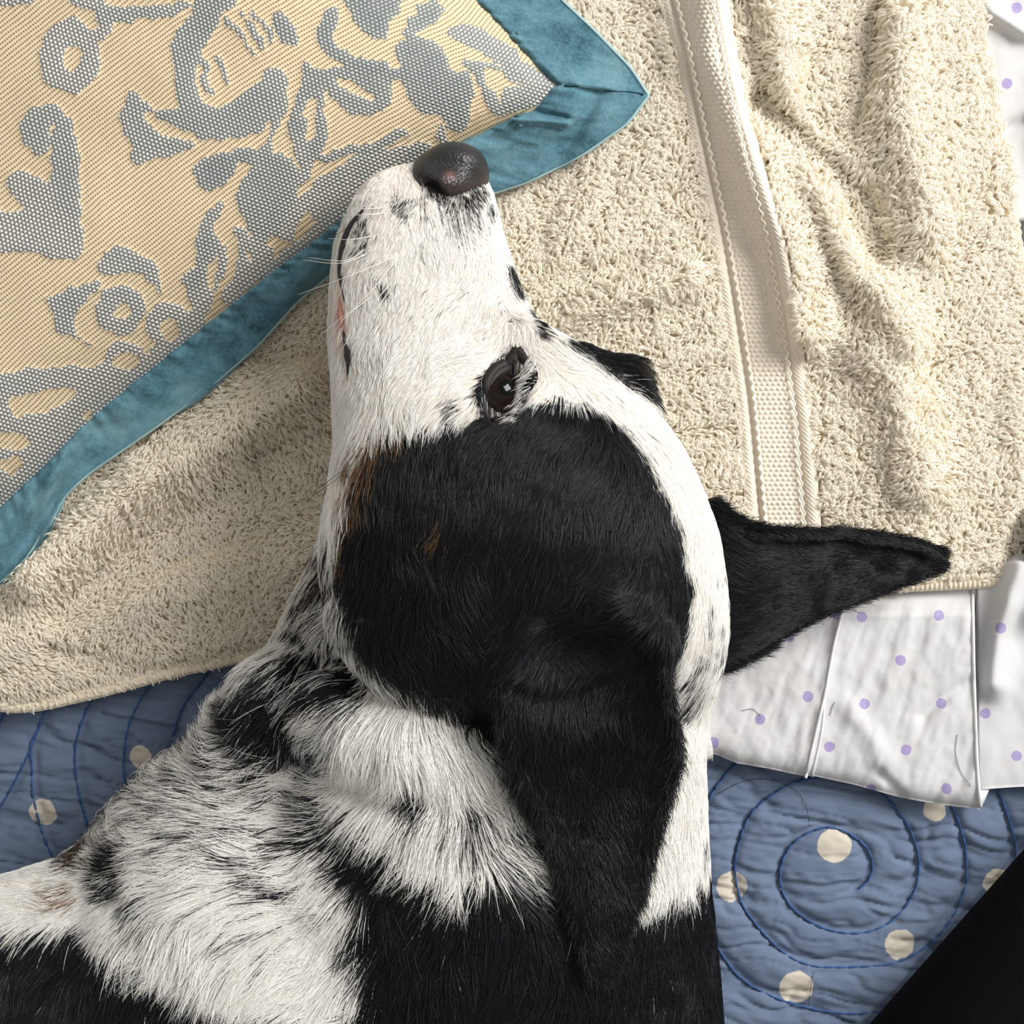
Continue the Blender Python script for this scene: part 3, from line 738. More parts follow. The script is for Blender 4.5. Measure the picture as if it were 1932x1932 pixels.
# ------------------------------------------------------------------ dog: one continuous body from blended volumes
def surface_nets(f, org, h):
    nx, ny, nz = f.shape
    s = f < 0
    c = np.zeros((nx - 1, ny - 1, nz - 1), np.uint8)
    corners = [(i, j, k_) for i in (0, 1) for j in (0, 1) for k_ in (0, 1)]
    for (i, j, k_) in corners: c += s[i:nx - 1 + i, j:ny - 1 + j, k_:nz - 1 + k_]
    act = np.argwhere((c > 0) & (c < 8))
    vals = np.stack([f[act[:, 0] + i, act[:, 1] + j, act[:, 2] + k_] for (i, j, k_) in corners], 1)
    cp = np.array(corners, float); acc = np.zeros((len(act), 3)); cnt = np.zeros(len(act))
    for a in range(8):
        for b in range(a + 1, 8):
            if np.abs(cp[a] - cp[b]).sum() != 1: continue
            va, vb = vals[:, a], vals[:, b]; m = (va < 0) != (vb < 0)
            t = np.where(m, va / np.where(m, va - vb, 1), 0)[:, None]
            acc += np.where(m[:, None], cp[a] + t * (cp[b] - cp[a]), 0); cnt += m
    V = org + (act + acc / cnt[:, None]) * h
    idx = np.full((nx - 1, ny - 1, nz - 1), -1, np.int64); idx[act[:, 0], act[:, 1], act[:, 2]] = np.arange(len(act))
    F = []
    e = np.argwhere(s[:-1] != s[1:]); e = e[(e[:, 1] > 0) & (e[:, 2] > 0) & (e[:, 1] < ny - 1) & (e[:, 2] < nz - 1)]
    q = np.stack([idx[e[:, 0], e[:, 1] - 1, e[:, 2] - 1], idx[e[:, 0], e[:, 1], e[:, 2] - 1], idx[e[:, 0], e[:, 1], e[:, 2]], idx[e[:, 0], e[:, 1] - 1, e[:, 2]]], 1)
    fl = ~s[e[:, 0], e[:, 1], e[:, 2]]; q[fl] = q[fl][:, ::-1]; F.append(q)
    e = np.argwhere(s[:, :-1] != s[:, 1:]); e = e[(e[:, 0] > 0) & (e[:, 2] > 0) & (e[:, 0] < nx - 1) & (e[:, 2] < nz - 1)]
    q = np.stack([idx[e[:, 0] - 1, e[:, 1], e[:, 2] - 1], idx[e[:, 0] - 1, e[:, 1], e[:, 2]], idx[e[:, 0], e[:, 1], e[:, 2]], idx[e[:, 0], e[:, 1], e[:, 2] - 1]], 1)
    fl = ~s[e[:, 0], e[:, 1], e[:, 2]]; q[fl] = q[fl][:, ::-1]; F.append(q)
    e = np.argwhere(s[:, :, :-1] != s[:, :, 1:]); e = e[(e[:, 0] > 0) & (e[:, 1] > 0) & (e[:, 0] < nx - 1) & (e[:, 1] < ny - 1)]
    q = np.stack([idx[e[:, 0] - 1, e[:, 1] - 1, e[:, 2]], idx[e[:, 0], e[:, 1] - 1, e[:, 2]], idx[e[:, 0], e[:, 1], e[:, 2]], idx[e[:, 0] - 1, e[:, 1], e[:, 2]]], 1)
    fl = ~s[e[:, 0], e[:, 1], e[:, 2]]; q[fl] = q[fl][:, ::-1]; F.append(q)
    F = np.vstack(F); F = F[(F >= 0).all(1)]
    return V, F
def smin(a, b, k_):
    h = np.clip(.5 + .5 * (b - a) / k_, 0, 1); return b + (a - b) * h - k_ * h * (1 - h)
def smax(a, b, k_): return -smin(-a, -b, k_)
class Field:
    def __init__(self, lo, hi, h):
        self.h = h; self.org = np.array(lo, float)
        self.ax = [np.arange(lo[i], hi[i] + h, h) for i in range(3)]
        self.X, self.Y, self.Z = (g.astype(np.float32) for g in np.meshgrid(*self.ax, indexing='ij', sparse=True))
        self.f = np.full([len(a) for a in self.ax], 1.0, np.float32)
    def box(self, lo, hi):
        return tuple(slice(max(0, int((lo[i] - self.org[i]) / self.h)), max(0, int((hi[i] - self.org[i]) / self.h) + 2)) for i in range(3))
    def loft(self, rows, k_, n=2.2, pad=.03):
        r = np.array(rows, float); s = S(r[:, 3])
        y = (966 - r[:, 0]) * s; xc = ((r[:, 1] + r[:, 2]) / 2 - 966) * s; rx = (r[:, 2] - r[:, 1]) / 2 * s; zc = r[:, 3]; rz = r[:, 4]
        o = np.argsort(y); yy = self.ax[1]
        def itp(v):
            d = np.interp(yy, y[o], v[o]); kk = np.hanning(11); kk /= kk.sum()
            return np.convolve(np.pad(d, 5, 'edge'), kk, 'valid').astype(np.float32)[None, :, None]
        XC, RX, ZC, RZ = itp(xc), np.maximum(itp(rx), 1e-4), itp(zc), np.maximum(itp(rz), 1e-4)
        g = ((np.abs(self.X - XC) / RX) ** n + (np.abs(self.Z - ZC) / RZ) ** n) ** (1 / n)
        d = (g - 1) * np.minimum(RX, RZ)
        end = np.maximum(y.min() - self.Y, self.Y - y.max())
        d = np.maximum(d, end)
        self.f = smin(self.f, d.astype(np.float32), k_)
    def _loc(self, c, r):
        b = self.box(np.array(c) - r, np.array(c) + r)
        return b, self.X[b[0]], self.Y[:, b[1]], self.Z[:, :, b[2]]
    def ell(self, px, py, z, rx, ry, rz, ang, k_, sub=False):
        c = P(px, py, z); R = max(rx, ry, rz) + .02 + k_
        b, X, Y, Z = self._loc(c, R)
        ca, sa = math.cos(math.radians(ang)), math.sin(math.radians(ang))
        dx, dy = X - c[0], Y - c[1]
        u, v = dx * ca + dy * sa, -dx * sa + dy * ca
        g = np.sqrt((u / rx) ** 2 + (v / ry) ** 2 + ((Z - c[2]) / rz) ** 2)
        d = (g - 1) * min(rx, ry, rz)
        self.f[b] = smax(self.f[b], -d, k_) if sub else smin(self.f[b], d, k_)
    def cone(self, a, ra, b_, rb, k_, sub=False, zs=1.0):
        A = P(*a); B = P(*b_); c = (A + B) / 2; R = np.linalg.norm(B - A) / 2 + max(ra, rb) + .02 + k_
        b, X, Y, Z = self._loc(c, R)
        D = B - A; L2 = D @ D
        t = np.clip(((X - A[0]) * D[0] + (Y - A[1]) * D[1] + (Z - A[2]) * D[2]) / L2, 0, 1)
        d = np.sqrt((X - A[0] - t * D[0]) ** 2 + (Y - A[1] - t * D[1]) ** 2 + ((Z - A[2] - t * D[2]) / zs) ** 2) - (ra + (rb - ra) * t)
        self.f[b] = smax(self.f[b], -d, k_) if sub else smin(self.f[b], d, k_)

lo = [P(-420, 0, .05)[0], P(0, 2330, .05)[1], .000]; hi = [P(1560, 0, .05)[0], P(0, 250, .05)[1], .160]
G = Field(lo, hi, .0021)
# neck and trunk
G.loft([(1130,720,1310,.058,.020),(1200,690,1335,.058,.038),(1290,640,1338,.058,.045),(1350,600,1330,.058,.047),(1450,560,1326,.059,.049),(1550,530,1328,.060,.051),(1650,500,1332,.061,.053),(1750,480,1342,.062,.055),(1850,465,1352,.063,.056),(1950,455,1360,.064,.057),(2150,440,1368,.065,.058),(2290,430,1370,.065,.057)], .001, 2.3)
# chest, foreleg and flank
G.cone((640,1345,.040), .028, (390,1610,.046), .034, .02)
G.cone((690,1010,.040), .016, (610,1260,.042), .022, .015)
G.cone((390,1610,.046), .034, (120,1830,.046), .034, .02)
G.cone((120,1830,.046), .034, (-380,1960,.044), .034, .015)
G.cone((540,1960,.058), .060, (-150,2060,.058), .056, .025)
G.ell(420,1760,.070,.062,.040,.034,30,.02)
G.cone((240,1720,.060), .022, (-80,1765,.058), .020, .012)
# throat ruff
G.cone((655,1345,.080), .013, (780,1392,.090), .016, .010)
G.cone((780,1392,.090), .016, (880,1440,.088), .012, .010)
G.cone((540,1330,.060), .020, (500,1400,.055), .020, .012)
# skull and muzzle
HEAD = [(312,800,888,.056,.006),(325,762,910,.056,.014),(348,712,926,.055,.022),(372,692,933,.055,.027),(405,676,941,.054,.030),(450,660,952,.053,.031),(520,650,974,.053,.032),(600,650,1006,.055,.034),(650,652,1045,.057,.037),(700,650,1120,.060,.041),(760,648,1212,.063,.047),(830,648,1276,.066,.052),(900,648,1312,.069,.056),(1000,646,1350,.071,.060),(1100,654,1366,.071,.060),(1180,670,1370,.070,.058),(1250,706,1360,.068,.051),(1310,800,1338,.064,.040),(1360,900,1310,.060,.024),(1385,960,1290,.058,.004)]
G2 = Field(lo, hi, .0021)
G2.loft(HEAD, .001, 2.25)
G2.loft([(405,660,720,.043,.006),(430,640,760,.042,.013),(470,630,800,.041,.018),(560,623,820,.041,.020),(640,622,840,.041,.021),(720,630,860,.043,.024),(820,640,900,.046,.029),(900,650,960,.05,.03)], .004, 2.2)
G2.ell(905,1030,.098,.052,.060,.026,-10,.02)        # cheek muscle
G2.ell(1040,690,.090,.022,.012,.014,-35,.012)       # brow
G2.ell(800,640,.076,.030,.042,.012,10,.014)         # upper lip pad
G2.ell(745,480,.072,.017,.030,.012,0,.010)          # whisker pad
G2.cone((1085,690,.044), .0095, (1180,714,.044), .0080, .006)   # brow of the far eye
G2.cone((1180,714,.044), .0080, (1215,770,.050), .007, .006)
G2.ell(955,742,.113,.0080,.0125,.012,-20,.005, True)   # eye socket
for a_, b_ in (((945,1240,.119),(990,1185,.121)),((990,1185,.121),(1070,1156,.1235)),((1070,1156,.1235),(1180,1158,.123)),((1180,1158,.123),(1245,1215,.120))):
    G2.cone(a_, .0065, b_, .0065, .005)                # raised rim of the near ear's base
G2.ell(1105,1265,.134,.025,.020,.022,-8,.008, True)    # hollow where the near ear opens
G.f = smin(G.f, G2.f, .006)
BV, BF = surface_nets(G.f, G.org, G.h)
# light relaxation of the grid steps
for _ in range(2):
    acc = np.zeros_like(BV); cnt = np.zeros(len(BV))
    for a, b in ((0, 1), (1, 2), (2, 3), (3, 0)):
        np.add.at(acc, BF[:, a], BV[BF[:, b]]); np.add.at(acc, BF[:, b], BV[BF[:, a]])
        np.add.at(cnt, BF[:, a], 1); np.add.at(cnt, BF[:, b], 1)
    BV = BV * .4 + .6 * acc / np.maximum(cnt, 1)[:, None]
BN = vert_normals(BV, BF)

# ---------------- coat: markings as probability of black / tan hair, sampled at each hair root
BLACK = [  # (outline, probability, soft px)
 ([(930,782),(870,798),(800,806),(740,815),(700,835),(672,880),(655,950),(640,1030),(648,1110),(668,1190),(700,1250),(745,1285),(800,1308),(860,1340),(905,1395),(940,1440),(1000,1500),(1050,1560),(1200,1560),(1240,1480),(1262,1400),(1252,1340),(1280,1270),(1302,1190),(1306,1110),(1290,1020),(1262,945),(1222,872),(1170,802),(1110,765),(1050,752),(985,772)], 1.0),
 ([(690,1535),(740,1560),(790,1600),(850,1645),(930,1625),(1010,1650),(1080,1700),(1190,1690),(1250,1680),(1300,1660),(1332,1630),(1420,1640),(1440,2400),(640,2400),(680,1932),(715,1860),(705,1790),(695,1720),(690,1650),(660,1600)], 1.0),
 ([(-500,1745),(0,1752),(80,1750),(150,1742),(240,1775),(330,1800),(400,1845),(480,1885),(560,1915),(640,1940),(660,2400),(-500,2400)], 1.0),
 ([(600,990),(636,1040),(646,1150),(690,1262),(650,1290),(590,1285),(520,1245),(575,1120)], .50),
 ([(470,1280),(530,1250),(590,1285),(605,1340),(590,1400),(510,1440),(450,1385)], .88),
 ([(598,1285),(680,1272),(705,1308),(650,1335),(610,1325)], .80),
 ([(775,1455),(812,1455),(818,1510),(795,1528),(775,1505)], .85),
 ([(600,1375),(640,1365),(665,1430),(610,1445),(588,1420)], .60),
 ([(625,1505),(680,1500),(700,1560),(695,1660),(650,1610),(560,1600),(430,1575),(470,1540),(560,1560)], .48),
 ([(280,1455),(450,1430),(490,1480),(380,1530),(300,1510)], .42),
 ([(150,1515),(260,1488),(265,1545),(190,1555),(158,1545)], .62),
 ([(320,1565),(430,1560),(425,1612),(330,1612)], .50),
 ([(198,1610),(262,1600),(295,1655),(230,1695),(198,1670)], .78),
 ([(258,1680),(312,1668),(305,1712),(248,1702)], .60),
 ([(138,1590),(172,1600),(184,1632),(140,1642),(118,1622)], .72),
 ([(480,1640),(620,1615),(645,1700),(540,1715)], .36),
 ([(200,1450),(640,1400),(700,1600),(650,1800),(300,1800),(150,1650)], .16), ([(300,1420),(600,1380),(640,1520),(420,1600),(260,1560)], .30),
 ([(860,1480),(1050,1520),(1075,1640),(960,1620),(870,1560)], .45),
 ([(1345,1085),(1385,1090),(1385,1250),(1345,1310),(1290,1360),(1262,1335),(1300,1240),(1335,1180)], .30),
 ([(1308,1500),(1345,1500),(1345,1650),(1315,1610)], .22),
 ([(1150,740),(1190,750),(1260,850),(1230,840)], .20),
 ([(735,378),(805,366),(806,418),(752,416)], .38), ([(790,345),(905,330),(924,370),(890,395),(850,385),(800,372)], .62), ([(825,375),(900,370),(905,405),(880,430),(850,420)], .30),
 ([(668,420),(694,405),(698,470),(672,486)], .45), ([(916,368),(934,400),(926,412)], .95),
 ([(953,500),(968,500),(990,556),(975,562)], 1.0), ([(988,576),(1004,580),(1036,636),(1018,634)], .92),
 ([(710,524),(732,540),(725,557),(712,546)], .7), ([(844,754),(866,754),(866,792),(850,792)], .82),
 ([(962,660),(988,678),(1005,692),(990,725),(975,795),(945,818),(905,780),(896,745),(902,715),(936,688)], .96),
 ([(1052,636),(1140,640),(1240,650),(1300,760),(1262,780),(1205,737),(1150,703),(1095,674)], 1.0),
 ([(650,360),(1010,360),(1000,640),(650,680)], .075),
]
TAN = [([(655,850),(715,800),(770,812),(730,850),(700,900),(672,960),(650,990),(640,940)], .75), ([(812,985),(840,978),(844,1012),(826,1024),(812,1008)], .75),
       ([(95,1670),(150,1662),(160,1700),(120,1720),(92,1705)], .55), ([(130,1580),(185,1595),(180,1650),(120,1640)], .45), ([(640,960),(660,960),(660,1060),(640,1060)], .5),
       ([(1195,655),(1225,670),(1225,700),(1200,690)], .5), ([(960,648),(975,650),(985,672),(965,668)], .8), ([(640,880),(690,880),(690,980),(640,980)],.35), ([(575,1000),(630,1000),(610,1150),(560,1180)],.25)]
RS = 3.0
gx, gy = np.meshgrid(np.arange(-450, 1500, RS), np.arange(240, 2400, RS), indexing='ij')
def field_map(polys, base=0.0):
    m = np.full(gx.shape, base)
    for pl_, p in polys:
        pl_ = np.array(pl_, float); x0, y0 = pl_.min(0); x1, y1 = pl_.max(0)
        sl = (slice(max(0, int((x0 + 450) / RS) - 1), int((x1 + 450) / RS) + 2), slice(max(0, int((y0 - 240) / RS) - 1), int((y1 - 240) / RS) + 2))
        h = inpoly(gx[sl], gy[sl], pl_)
        v = m[sl]; v[h] = np.maximum(v[h], p); m[sl] = v
    return m
BM = blur(field_map(BLACK, .015), 1); TM = blur(field_map(TAN), 2)
def samp(mp, x, y):
    i = np.clip(((x + 450) / RS).round().astype(int), 0, mp.shape[0] - 1); j = np.clip(((y - 240) / RS).round().astype(int), 0, mp.shape[1] - 1)
    return mp[i, j]
GUIDE = np.array([  # px, py, flow dx, dy, length mm, lift deg
 (850,330,0,1,2,15),(840,375,-.1,1,2.5,18),(760,400,-.35,1,3,18),(700,430,-.5,1,3.5,20),(900,420,.15,1,3,18),(800,500,-.4,1,4,16),(900,550,-.3,1,4,16),(700,560,-.25,1,5,18),(960,600,.2,1,4,14),(800,650,-.3,1,5.5,16),(690,650,-.1,1,7,22),(660,720,0,1,7,22),
 (850,690,-.7,.8,6.5,16),(905,650,-.6,.7,5,16),(800,745,-.4,1,8,16),(740,790,-.2,1,9,18),(1030,640,.5,.8,5,14),(1060,690,.7,.6,6,14),(1130,720,.6,.8,7,14),(1200,770,.55,.9,7,14),
 (895,760,-.5,.9,7,18),(1012,740,-.7,.7,3.2,16),(1000,780,-.6,.8,6,14),(1025,710,.2,.7,4,14),(1060,765,-.6,.9,9,14),(985,690,.3,.8,2.5,20),(915,745,-.8,.6,4,18),
 (1290,900,.4,1,7,12),(1340,1050,.1,1,7,12),(1350,1200,-.1,1,8,14),(1300,1350,-.25,1,10,14),(1280,1500,-.1,1,12,14),(1270,1620,-.1,1,15,14),
 (700,900,-.05,1,9,14),(800,950,.05,1,9,12),(950,950,-.15,1,9,12),(1100,880,-.5,1,9,12),(1180,950,-.45,1,9,12),(1150,1080,-.65,.9,9,12),(1000,1080,-.25,1,9,12),(850,1100,0,1,10,12),(720,1100,.1,1,10,14),(1200,1150,-.85,.4,9,14),(1060,1165,-1,.35,9,18),(950,1200,-.75,.8,9,18),(850,1220,.2,1,11,14),(750,1220,.4,1,11,16),(1270,1050,-.1,1,8,12),(1285,1200,-.2,1,8,12),
 (620,1050,-.25,1,13,20),(600,1150,-.4,1,16,22),(550,1250,-.6,.9,18,24),(650,1200,0,1,14,18),(500,1320,-.7,.5,20,26),(480,1400,-.6,.6,20,26),(560,1350,-.4,.9,18,22),
 (640,1335,-.75,.6,18,34),(700,1345,-.2,1,20,34),(780,1375,.05,1,20,32),(850,1415,.3,1,18,30),(900,1470,.4,.9,16,24),
 (700,1470,-.7,.5,20,24),(800,1500,-.4,.9,18,28),(950,1560,.9,.45,20,14),(1020,1620,.9,.5,18,14),(820,1600,-.55,.85,22,18),(860,1650,-.4,.9,22,18),
 (750,1680,-.3,.9,22,16),(720,1800,-.6,.7,22,16),(850,1800,-.15,1,20,16),(950,1780,-.4,.9,18,14),(1000,1880,-.5,.8,18,16),(1250,1750,-.05,1,14,12),(1300,1850,0,1,14,12),(1200,1900,-.1,1,14,12),(900,1900,-.4,.9,18,14),(1100,1850,-.3,1,16,14),
 (620,1480,-.9,.2,18,18),(560,1560,-.95,.1,20,16),(640,1620,-.75,.7,20,18),(450,1500,-.8,-.45,20,24),(400,1420,-.7,-.7,18,32),(320,1460,-.7,-.7,16,32),(250,1500,-.8,-.6,16,32),(180,1530,-.7,-.7,15,32),(260,1570,-.9,-.2,16,26),(140,1570,-.6,-.7,14,30),(470,1350,-.8,-.3,18,30),(130,1620,-.8,-.1,11,20),(60,1690,-1,.1,7,16),(150,1700,-.8,.3,7,16),(250,1680,-.6,.5,14,20),(350,1620,-1,0,20,16),(450,1650,-1,.1,22,14),(550,1700,-.9,.3,22,14),(600,1800,-.75,.6,22,14),(450,1780,-.7,.7,22,14),(350,1750,-.4,.9,22,16),(250,1800,-.3,1,20,16),(100,1780,-.25,1,16,16),(100,1880,-.3,1,13,14),(300,1900,-.3,1,15,14),(500,1880,-.6,.8,18,14),(650,1900,-.7,.6,18,14),(0,1850,-.3,1,13,14),(0,2100,-.3,1,13,14),(600,2100,-.4,1,15,14),(1200,2150,0,1,14,12),(-200,1750,-1,.2,9,15),
 (1120,665,1,.15,8,16),(1200,690,.95,.35,9,18),(1260,780,.6,.9,7,14)], float)
def flow_at(x, y):
    out = np.zeros((len(x), 4))
    for i in range(0, len(x), 40000):
        X, Y = x[i:i + 40000, None], y[i:i + 40000, None]
        d2 = (X - GUIDE[:, 0]) ** 2 + (Y - GUIDE[:, 1]) ** 2
        w = 1 / (d2 + 500) ** 2.0
        w /= w.sum(1, keepdims=True)
        nrm = np.hypot(GUIDE[:, 2], GUIDE[:, 3])
        out[i:i + 40000] = w @ np.stack([GUIDE[:, 2] / nrm, GUIDE[:, 3] / nrm, GUIDE[:, 4], GUIDE[:, 5]], 1)
    return out
WHITE_C = np.array([.965, .945, .90]); BLACK_C = np.array([.0062, .0068, .0088]); TAN_C = np.array([.24, .135, .060])
def coat_class(x, y, fl):
    """0 white, 1 black, 2 tan for hairs rooted at pixel x, y (streaks follow the hair flow)"""
    n = len(x)
    jit = np.clip(fl[:, 2], 2, 18) * 1.1
    jx = x + rng.normal(0, 1, n) * jit * .5; jy = y + rng.normal(0, 1, n) * jit * .5
    p = samp(BM, jx, jy)
    a = fl[:, :2] / (np.hypot(fl[:, 0], fl[:, 1])[:, None] + 1e-6)
    # streak coordinate: quantised flow frames keep the noise coherent
    along = x * a[:, 0] + y * a[:, 1]; acr = -x * a[:, 1] + y * a[:, 0]
    st = .55 * vnoise(x / 13, y / 13, 501) + .45 * vnoise(acr / 7, along / 60, 502)
    st = np.clip((st - .5) * 2.1 + .5, 0, 1)
    fine_ = ((y < 640) & (x < 1000))
    u = np.where((p > .93), .5, np.where(p < .02, .5, np.where(fine_, .25 * st + .75 * rng.random(n), .62 * st + .38 * rng.random(n))))
    cls = (u < p).astype(int)
    cls = np.where((p > .93) & (rng.random(n) < .0012) & (y > 1500), 0, cls)
    t = samp(TM, jx, jy) * .9
    cls = np.where(rng.random(n) < t * (.5 + .5 * (vnoise(x / 9, y / 9, 505))), 2, cls)
    return cls

bx, by = to_px(BV)
flv = flow_at(bx, by); clv = coat_class(bx, by, flv)
skin = np.where(clv[:, None] == 1, np.array([.010, .010, .011]), np.where(clv[:, None] == 2, np.array([.16, .08, .04]), np.array([.74, .66, .59])))
dk_ = inpoly(bx, by, [(955,650),(995,672),(1012,700),(1000,740),(985,800),(945,815),(905,780),(900,715),(930,685)]) | inpoly(bx, by, [(772,318),(800,290),(860,270),(915,290),(920,345),(895,358),(850,376),(815,370),(788,346)])
skin[dk_] = (.012, .011, .011)
pinkm = np.exp(-(((bx - 640) / 16) ** 2 + ((by - 620) / 60) ** 2)); skin = skin * (1 - pinkm[:, None]) + pinkm[:, None] * np.array([.50, .24, .17])
dog = empty('dog', (.0, -.05, .0)); doff = np.array([.0, -.05, 0])
tag(dog, 'black and white dog lying on its side with its muzzle against the cushion', 'dog')
mesh_obj('body', BV - doff, BF, M['skin'], dog, True, {'coat': np.hstack([skin, np.ones((len(skin), 1))])})
dogbvh = BVHTree.FromPolygons([tuple(x) for x in BV], [tuple(int(i) for i in f) for f in BF])
def on_dog(px_, py_, lift=0.0):
    o_ = Vector((0, 0, H)); d_ = (Vector(P(px_, py_, 0.0)) - o_).normalized()
    h = dogbvh.ray_cast(o_, d_)
    return np.array(h[0]) - np.array(d_) * lift, np.array(h[1])

# ---------------- ears: cupped flaps with real thickness
def ear(name, rows, thick, label):
    """rows: (edge A px,py,z, middle dz, edge B px,py,z) from base to tip"""
    r = np.array(rows, float); nS, nT = 60, 22
    s = np.linspace(0, len(r) - 1, nS)
    rr = smooth_line(r, nS) if False else np.stack([np.interp(s, np.arange(len(r)), r[:, k_]) for k_ in range(r.shape[1])], 1)
    kk = np.hanning(15); kk /= kk.sum()
    rr = np.stack([np.convolve(np.pad(rr[:, k_], 7, 'edge'), kk, 'valid') for k_ in range(rr.shape[1])], 1)
    t = np.linspace(0, 1, nT)
    A_ = P(rr[:, 0], rr[:, 1], rr[:, 2]); B_ = P(rr[:, 4], rr[:, 5], rr[:, 6])
    X = A_[:, None] * (1 - t)[None, :, None] + B_[:, None] * t[None, :, None]
    X[..., 2] += rr[:, 3][:, None] * np.sin(np.pi * t)[None] ** .8
    o_ = slab(name, X.reshape(-1, 3) - doff, nS, nT, thick, M['skin'], dog, {'coat': np.tile([.009, .009, .010, 1], (nS * nT, 1))})
    tag(o_, label)
    return X.reshape(-1, 3), grid_faces(nS, nT), A_, B_, o_
earL = ear('ear', [
 (940,1235,.1230,-.026,1248,1205,.1240), (945,1300,.1215,-.012,1256,1285,.1235), (962,1370,.1195,-.004,1266,1350,.1215), (992,1440,.1165,-.003,1281,1408,.1185),
 (1018,1505,.1155,-.004,1256,1500,.1170), (1045,1580,.1150,-.003,1224,1595,.117), (1064,1655,.1160,-.001,1201,1685,.1185), (1090,1730,.1180,.001,1179,1755,.1195), (1108,1800,.1195,.001,1161,1808,.1200), (1124,1846,.1200,0,1144,1848,.1200)], .0032,
 'long black folded ear flap hanging over the neck')
earR = ear('ear', [
 (1335,940,.062,.006,1340,1262,.048), (1368,985,.064,.006,1400,1240,.045), (1420,1001,.062,.006,1470,1200,.042), (1500,1000,.058,.005,1540,1162,.040), (1600,1004,.050,.004,1625,1130,.036), (1690,1016,.042,.003,1705,1100,.032), (1752,1032,.036,.001,1758,1078,.030), (1780,1044,.033,0,1782,1062,.030)], .0035,
 'black pricked ear lying over the towel and sheet')
# rim fold of the far ear
q = smooth_line([(1405,1012,.0635),(1500,1006,.0605),(1600,1011,.0525),(1690,1025,.0445),(1755,1042,.0375)], 40)
rimp = P(q[:, 0], q[:, 1], q[:, 2])

# ---------------- fur
def tri_sample(V_, F_, N, wfun=None):
    T_ = np.vstack([F_[:, [0, 1, 2]], F_[:, [0, 2, 3]]])
    a, b, c = V_[T_[:, 0]], V_[T_[:, 1]], V_[T_[:, 2]]
    nr = np.cross(b - a, c - a); ar = np.linalg.norm(nr, axis=1) / 2; nr = nr / (2 * ar[:, None] + 1e-15)
    w = ar.copy()
    if wfun is not None: w = w * wfun((a + b + c) / 3, nr)
    cdf = np.cumsum(w); i = np.searchsorted(cdf, rng.random(N) * cdf[-1]); i = np.minimum(i, len(T_) - 1)
    r1 = np.sqrt(rng.random(N)); r2 = rng.random(N)
    p = a[i] * (1 - r1)[:, None] + b[i] * (r1 * (1 - r2))[:, None] + c[i] * (r1 * r2)[:, None]
    return p, nr[i], T_[i]
def grow(p, n, fl, length, lift, cls, K=6, clump=.55, curl=.10, rad=.000085):
    N = len(p)
    d = np.stack([fl[:, 0], -fl[:, 1], np.zeros(N)], 1)
    x, y = to_px(p)
    # wandering direction, coherent in locks
    w = (fbm(x / 45, y / 45, 601, 2) - .5) * 1.5 + rng.normal(0, .13, N)
    cw, sw = np.cos(w), np.sin(w)
    d = np.stack([d[:, 0] * cw - d[:, 1] * sw, d[:, 0] * sw + d[:, 1] * cw, d[:, 2]], 1)
    d -= n * (d * n).sum(1, keepdims=True); d /= np.linalg.norm(d, axis=1, keepdims=True) + 1e-9
    sdv = np.cross(n, d)
    L = length * (.72 + .5 * rng.random(N))
    th = np.radians(lift) * (.6 + .8 * rng.random(N))
    t = np.linspace(0, 1, K)
    fwd = t; upc = t * np.tan(np.clip(th, 0, 1.2))[:, None] - (t ** 2)[None] * (np.tan(np.clip(th, 0, 1.2)) * .75)[:, None]
    side_ = rng.normal(0, curl, N)[:, None] * (t ** 2)[None]
    pts = p[:, None] + L[:, None, None] * (d[:, None] * fwd[None, :, None] + n[:, None] * upc[..., None] + sdv[:, None] * side_[..., None])
    # locks: tips drawn toward the mean of a small cell of neighbours
    cell = np.maximum(.0011, L.mean() * .09)
    key = (np.floor(p[:, 0] / cell).astype(np.int64) * 73856093) ^ (np.floor(p[:, 1] / cell).astype(np.int64) * 19349663)
    _, inv = np.unique(key, return_inverse=True)
    cnt = np.bincount(inv)
    mean = np.stack([np.bincount(inv, weights=pts[:, -1, k_]) for k_ in range(3)], 1) / cnt[:, None]
    pull = (mean[inv] - pts[:, -1]) * (clump * (.5 + rng.random(N)))[:, None]
    pts = pts + pull[:, None] * (t ** 1.5)[None, :, None]
    r = rad * np.array([1.0, 1.0, .95, .85, .62, .22])[None] * (.8 + .4 * rng.random((N, 1)))
    v = .86 + .28 * rng.random((N, 1))
    c = np.where(cls[:, None] == 1, BLACK_C * v * (1 + 4.5 * (rng.random((N, 1)) > .92)), np.where(cls[:, None] == 2, TAN_C * v, WHITE_C * np.clip(v, 0, 1.08)))
    return pts, r, np.clip(c, 0, .97)

EYE = (955, 745)
def bodyw(c, n):
    x, y = to_px(c)
    w = np.ones(len(c))
    w *= (n[:, 2] > -.35)
    w *= (x > -200) & (y < 2080)
    eye = ((x - 955) * .94 + (y - 742) * .34) ** 2 / 34 ** 2 + (-(x - 955) * .34 + (y - 742) * .94) ** 2 / 62 ** 2 < 1
    w *= ~(eye & (c[:, 2] > .07))
    nose = inpoly(x, y, [(776,322),(800,290),(860,270),(905,285),(916,330),(900,338),(872,350),(852,360),(836,368),(815,362),(795,346)])
    w *= ~nose
    lipz = (seg_dist(x, y, [(690,392),(662,425),(646,465),(642,510),(648,560),(655,610),(655,660),(660,715)])[0] < 5); w *= ~lipz
    pinkz = ((x - 636) / 14) ** 2 + ((y - 600) / 75) ** 2 < 1; w *= np.where(pinkz, .25, 1)
    f = np.where((x < 1100) & (y < 700), 1.9, 1.0)
    return w * f
NB = 300000
p, n, _ = tri_sample(BV, BF, NB, bodyw)
x, y = to_px(p); fl = flow_at(x, y); cls = coat_class(x, y, fl)
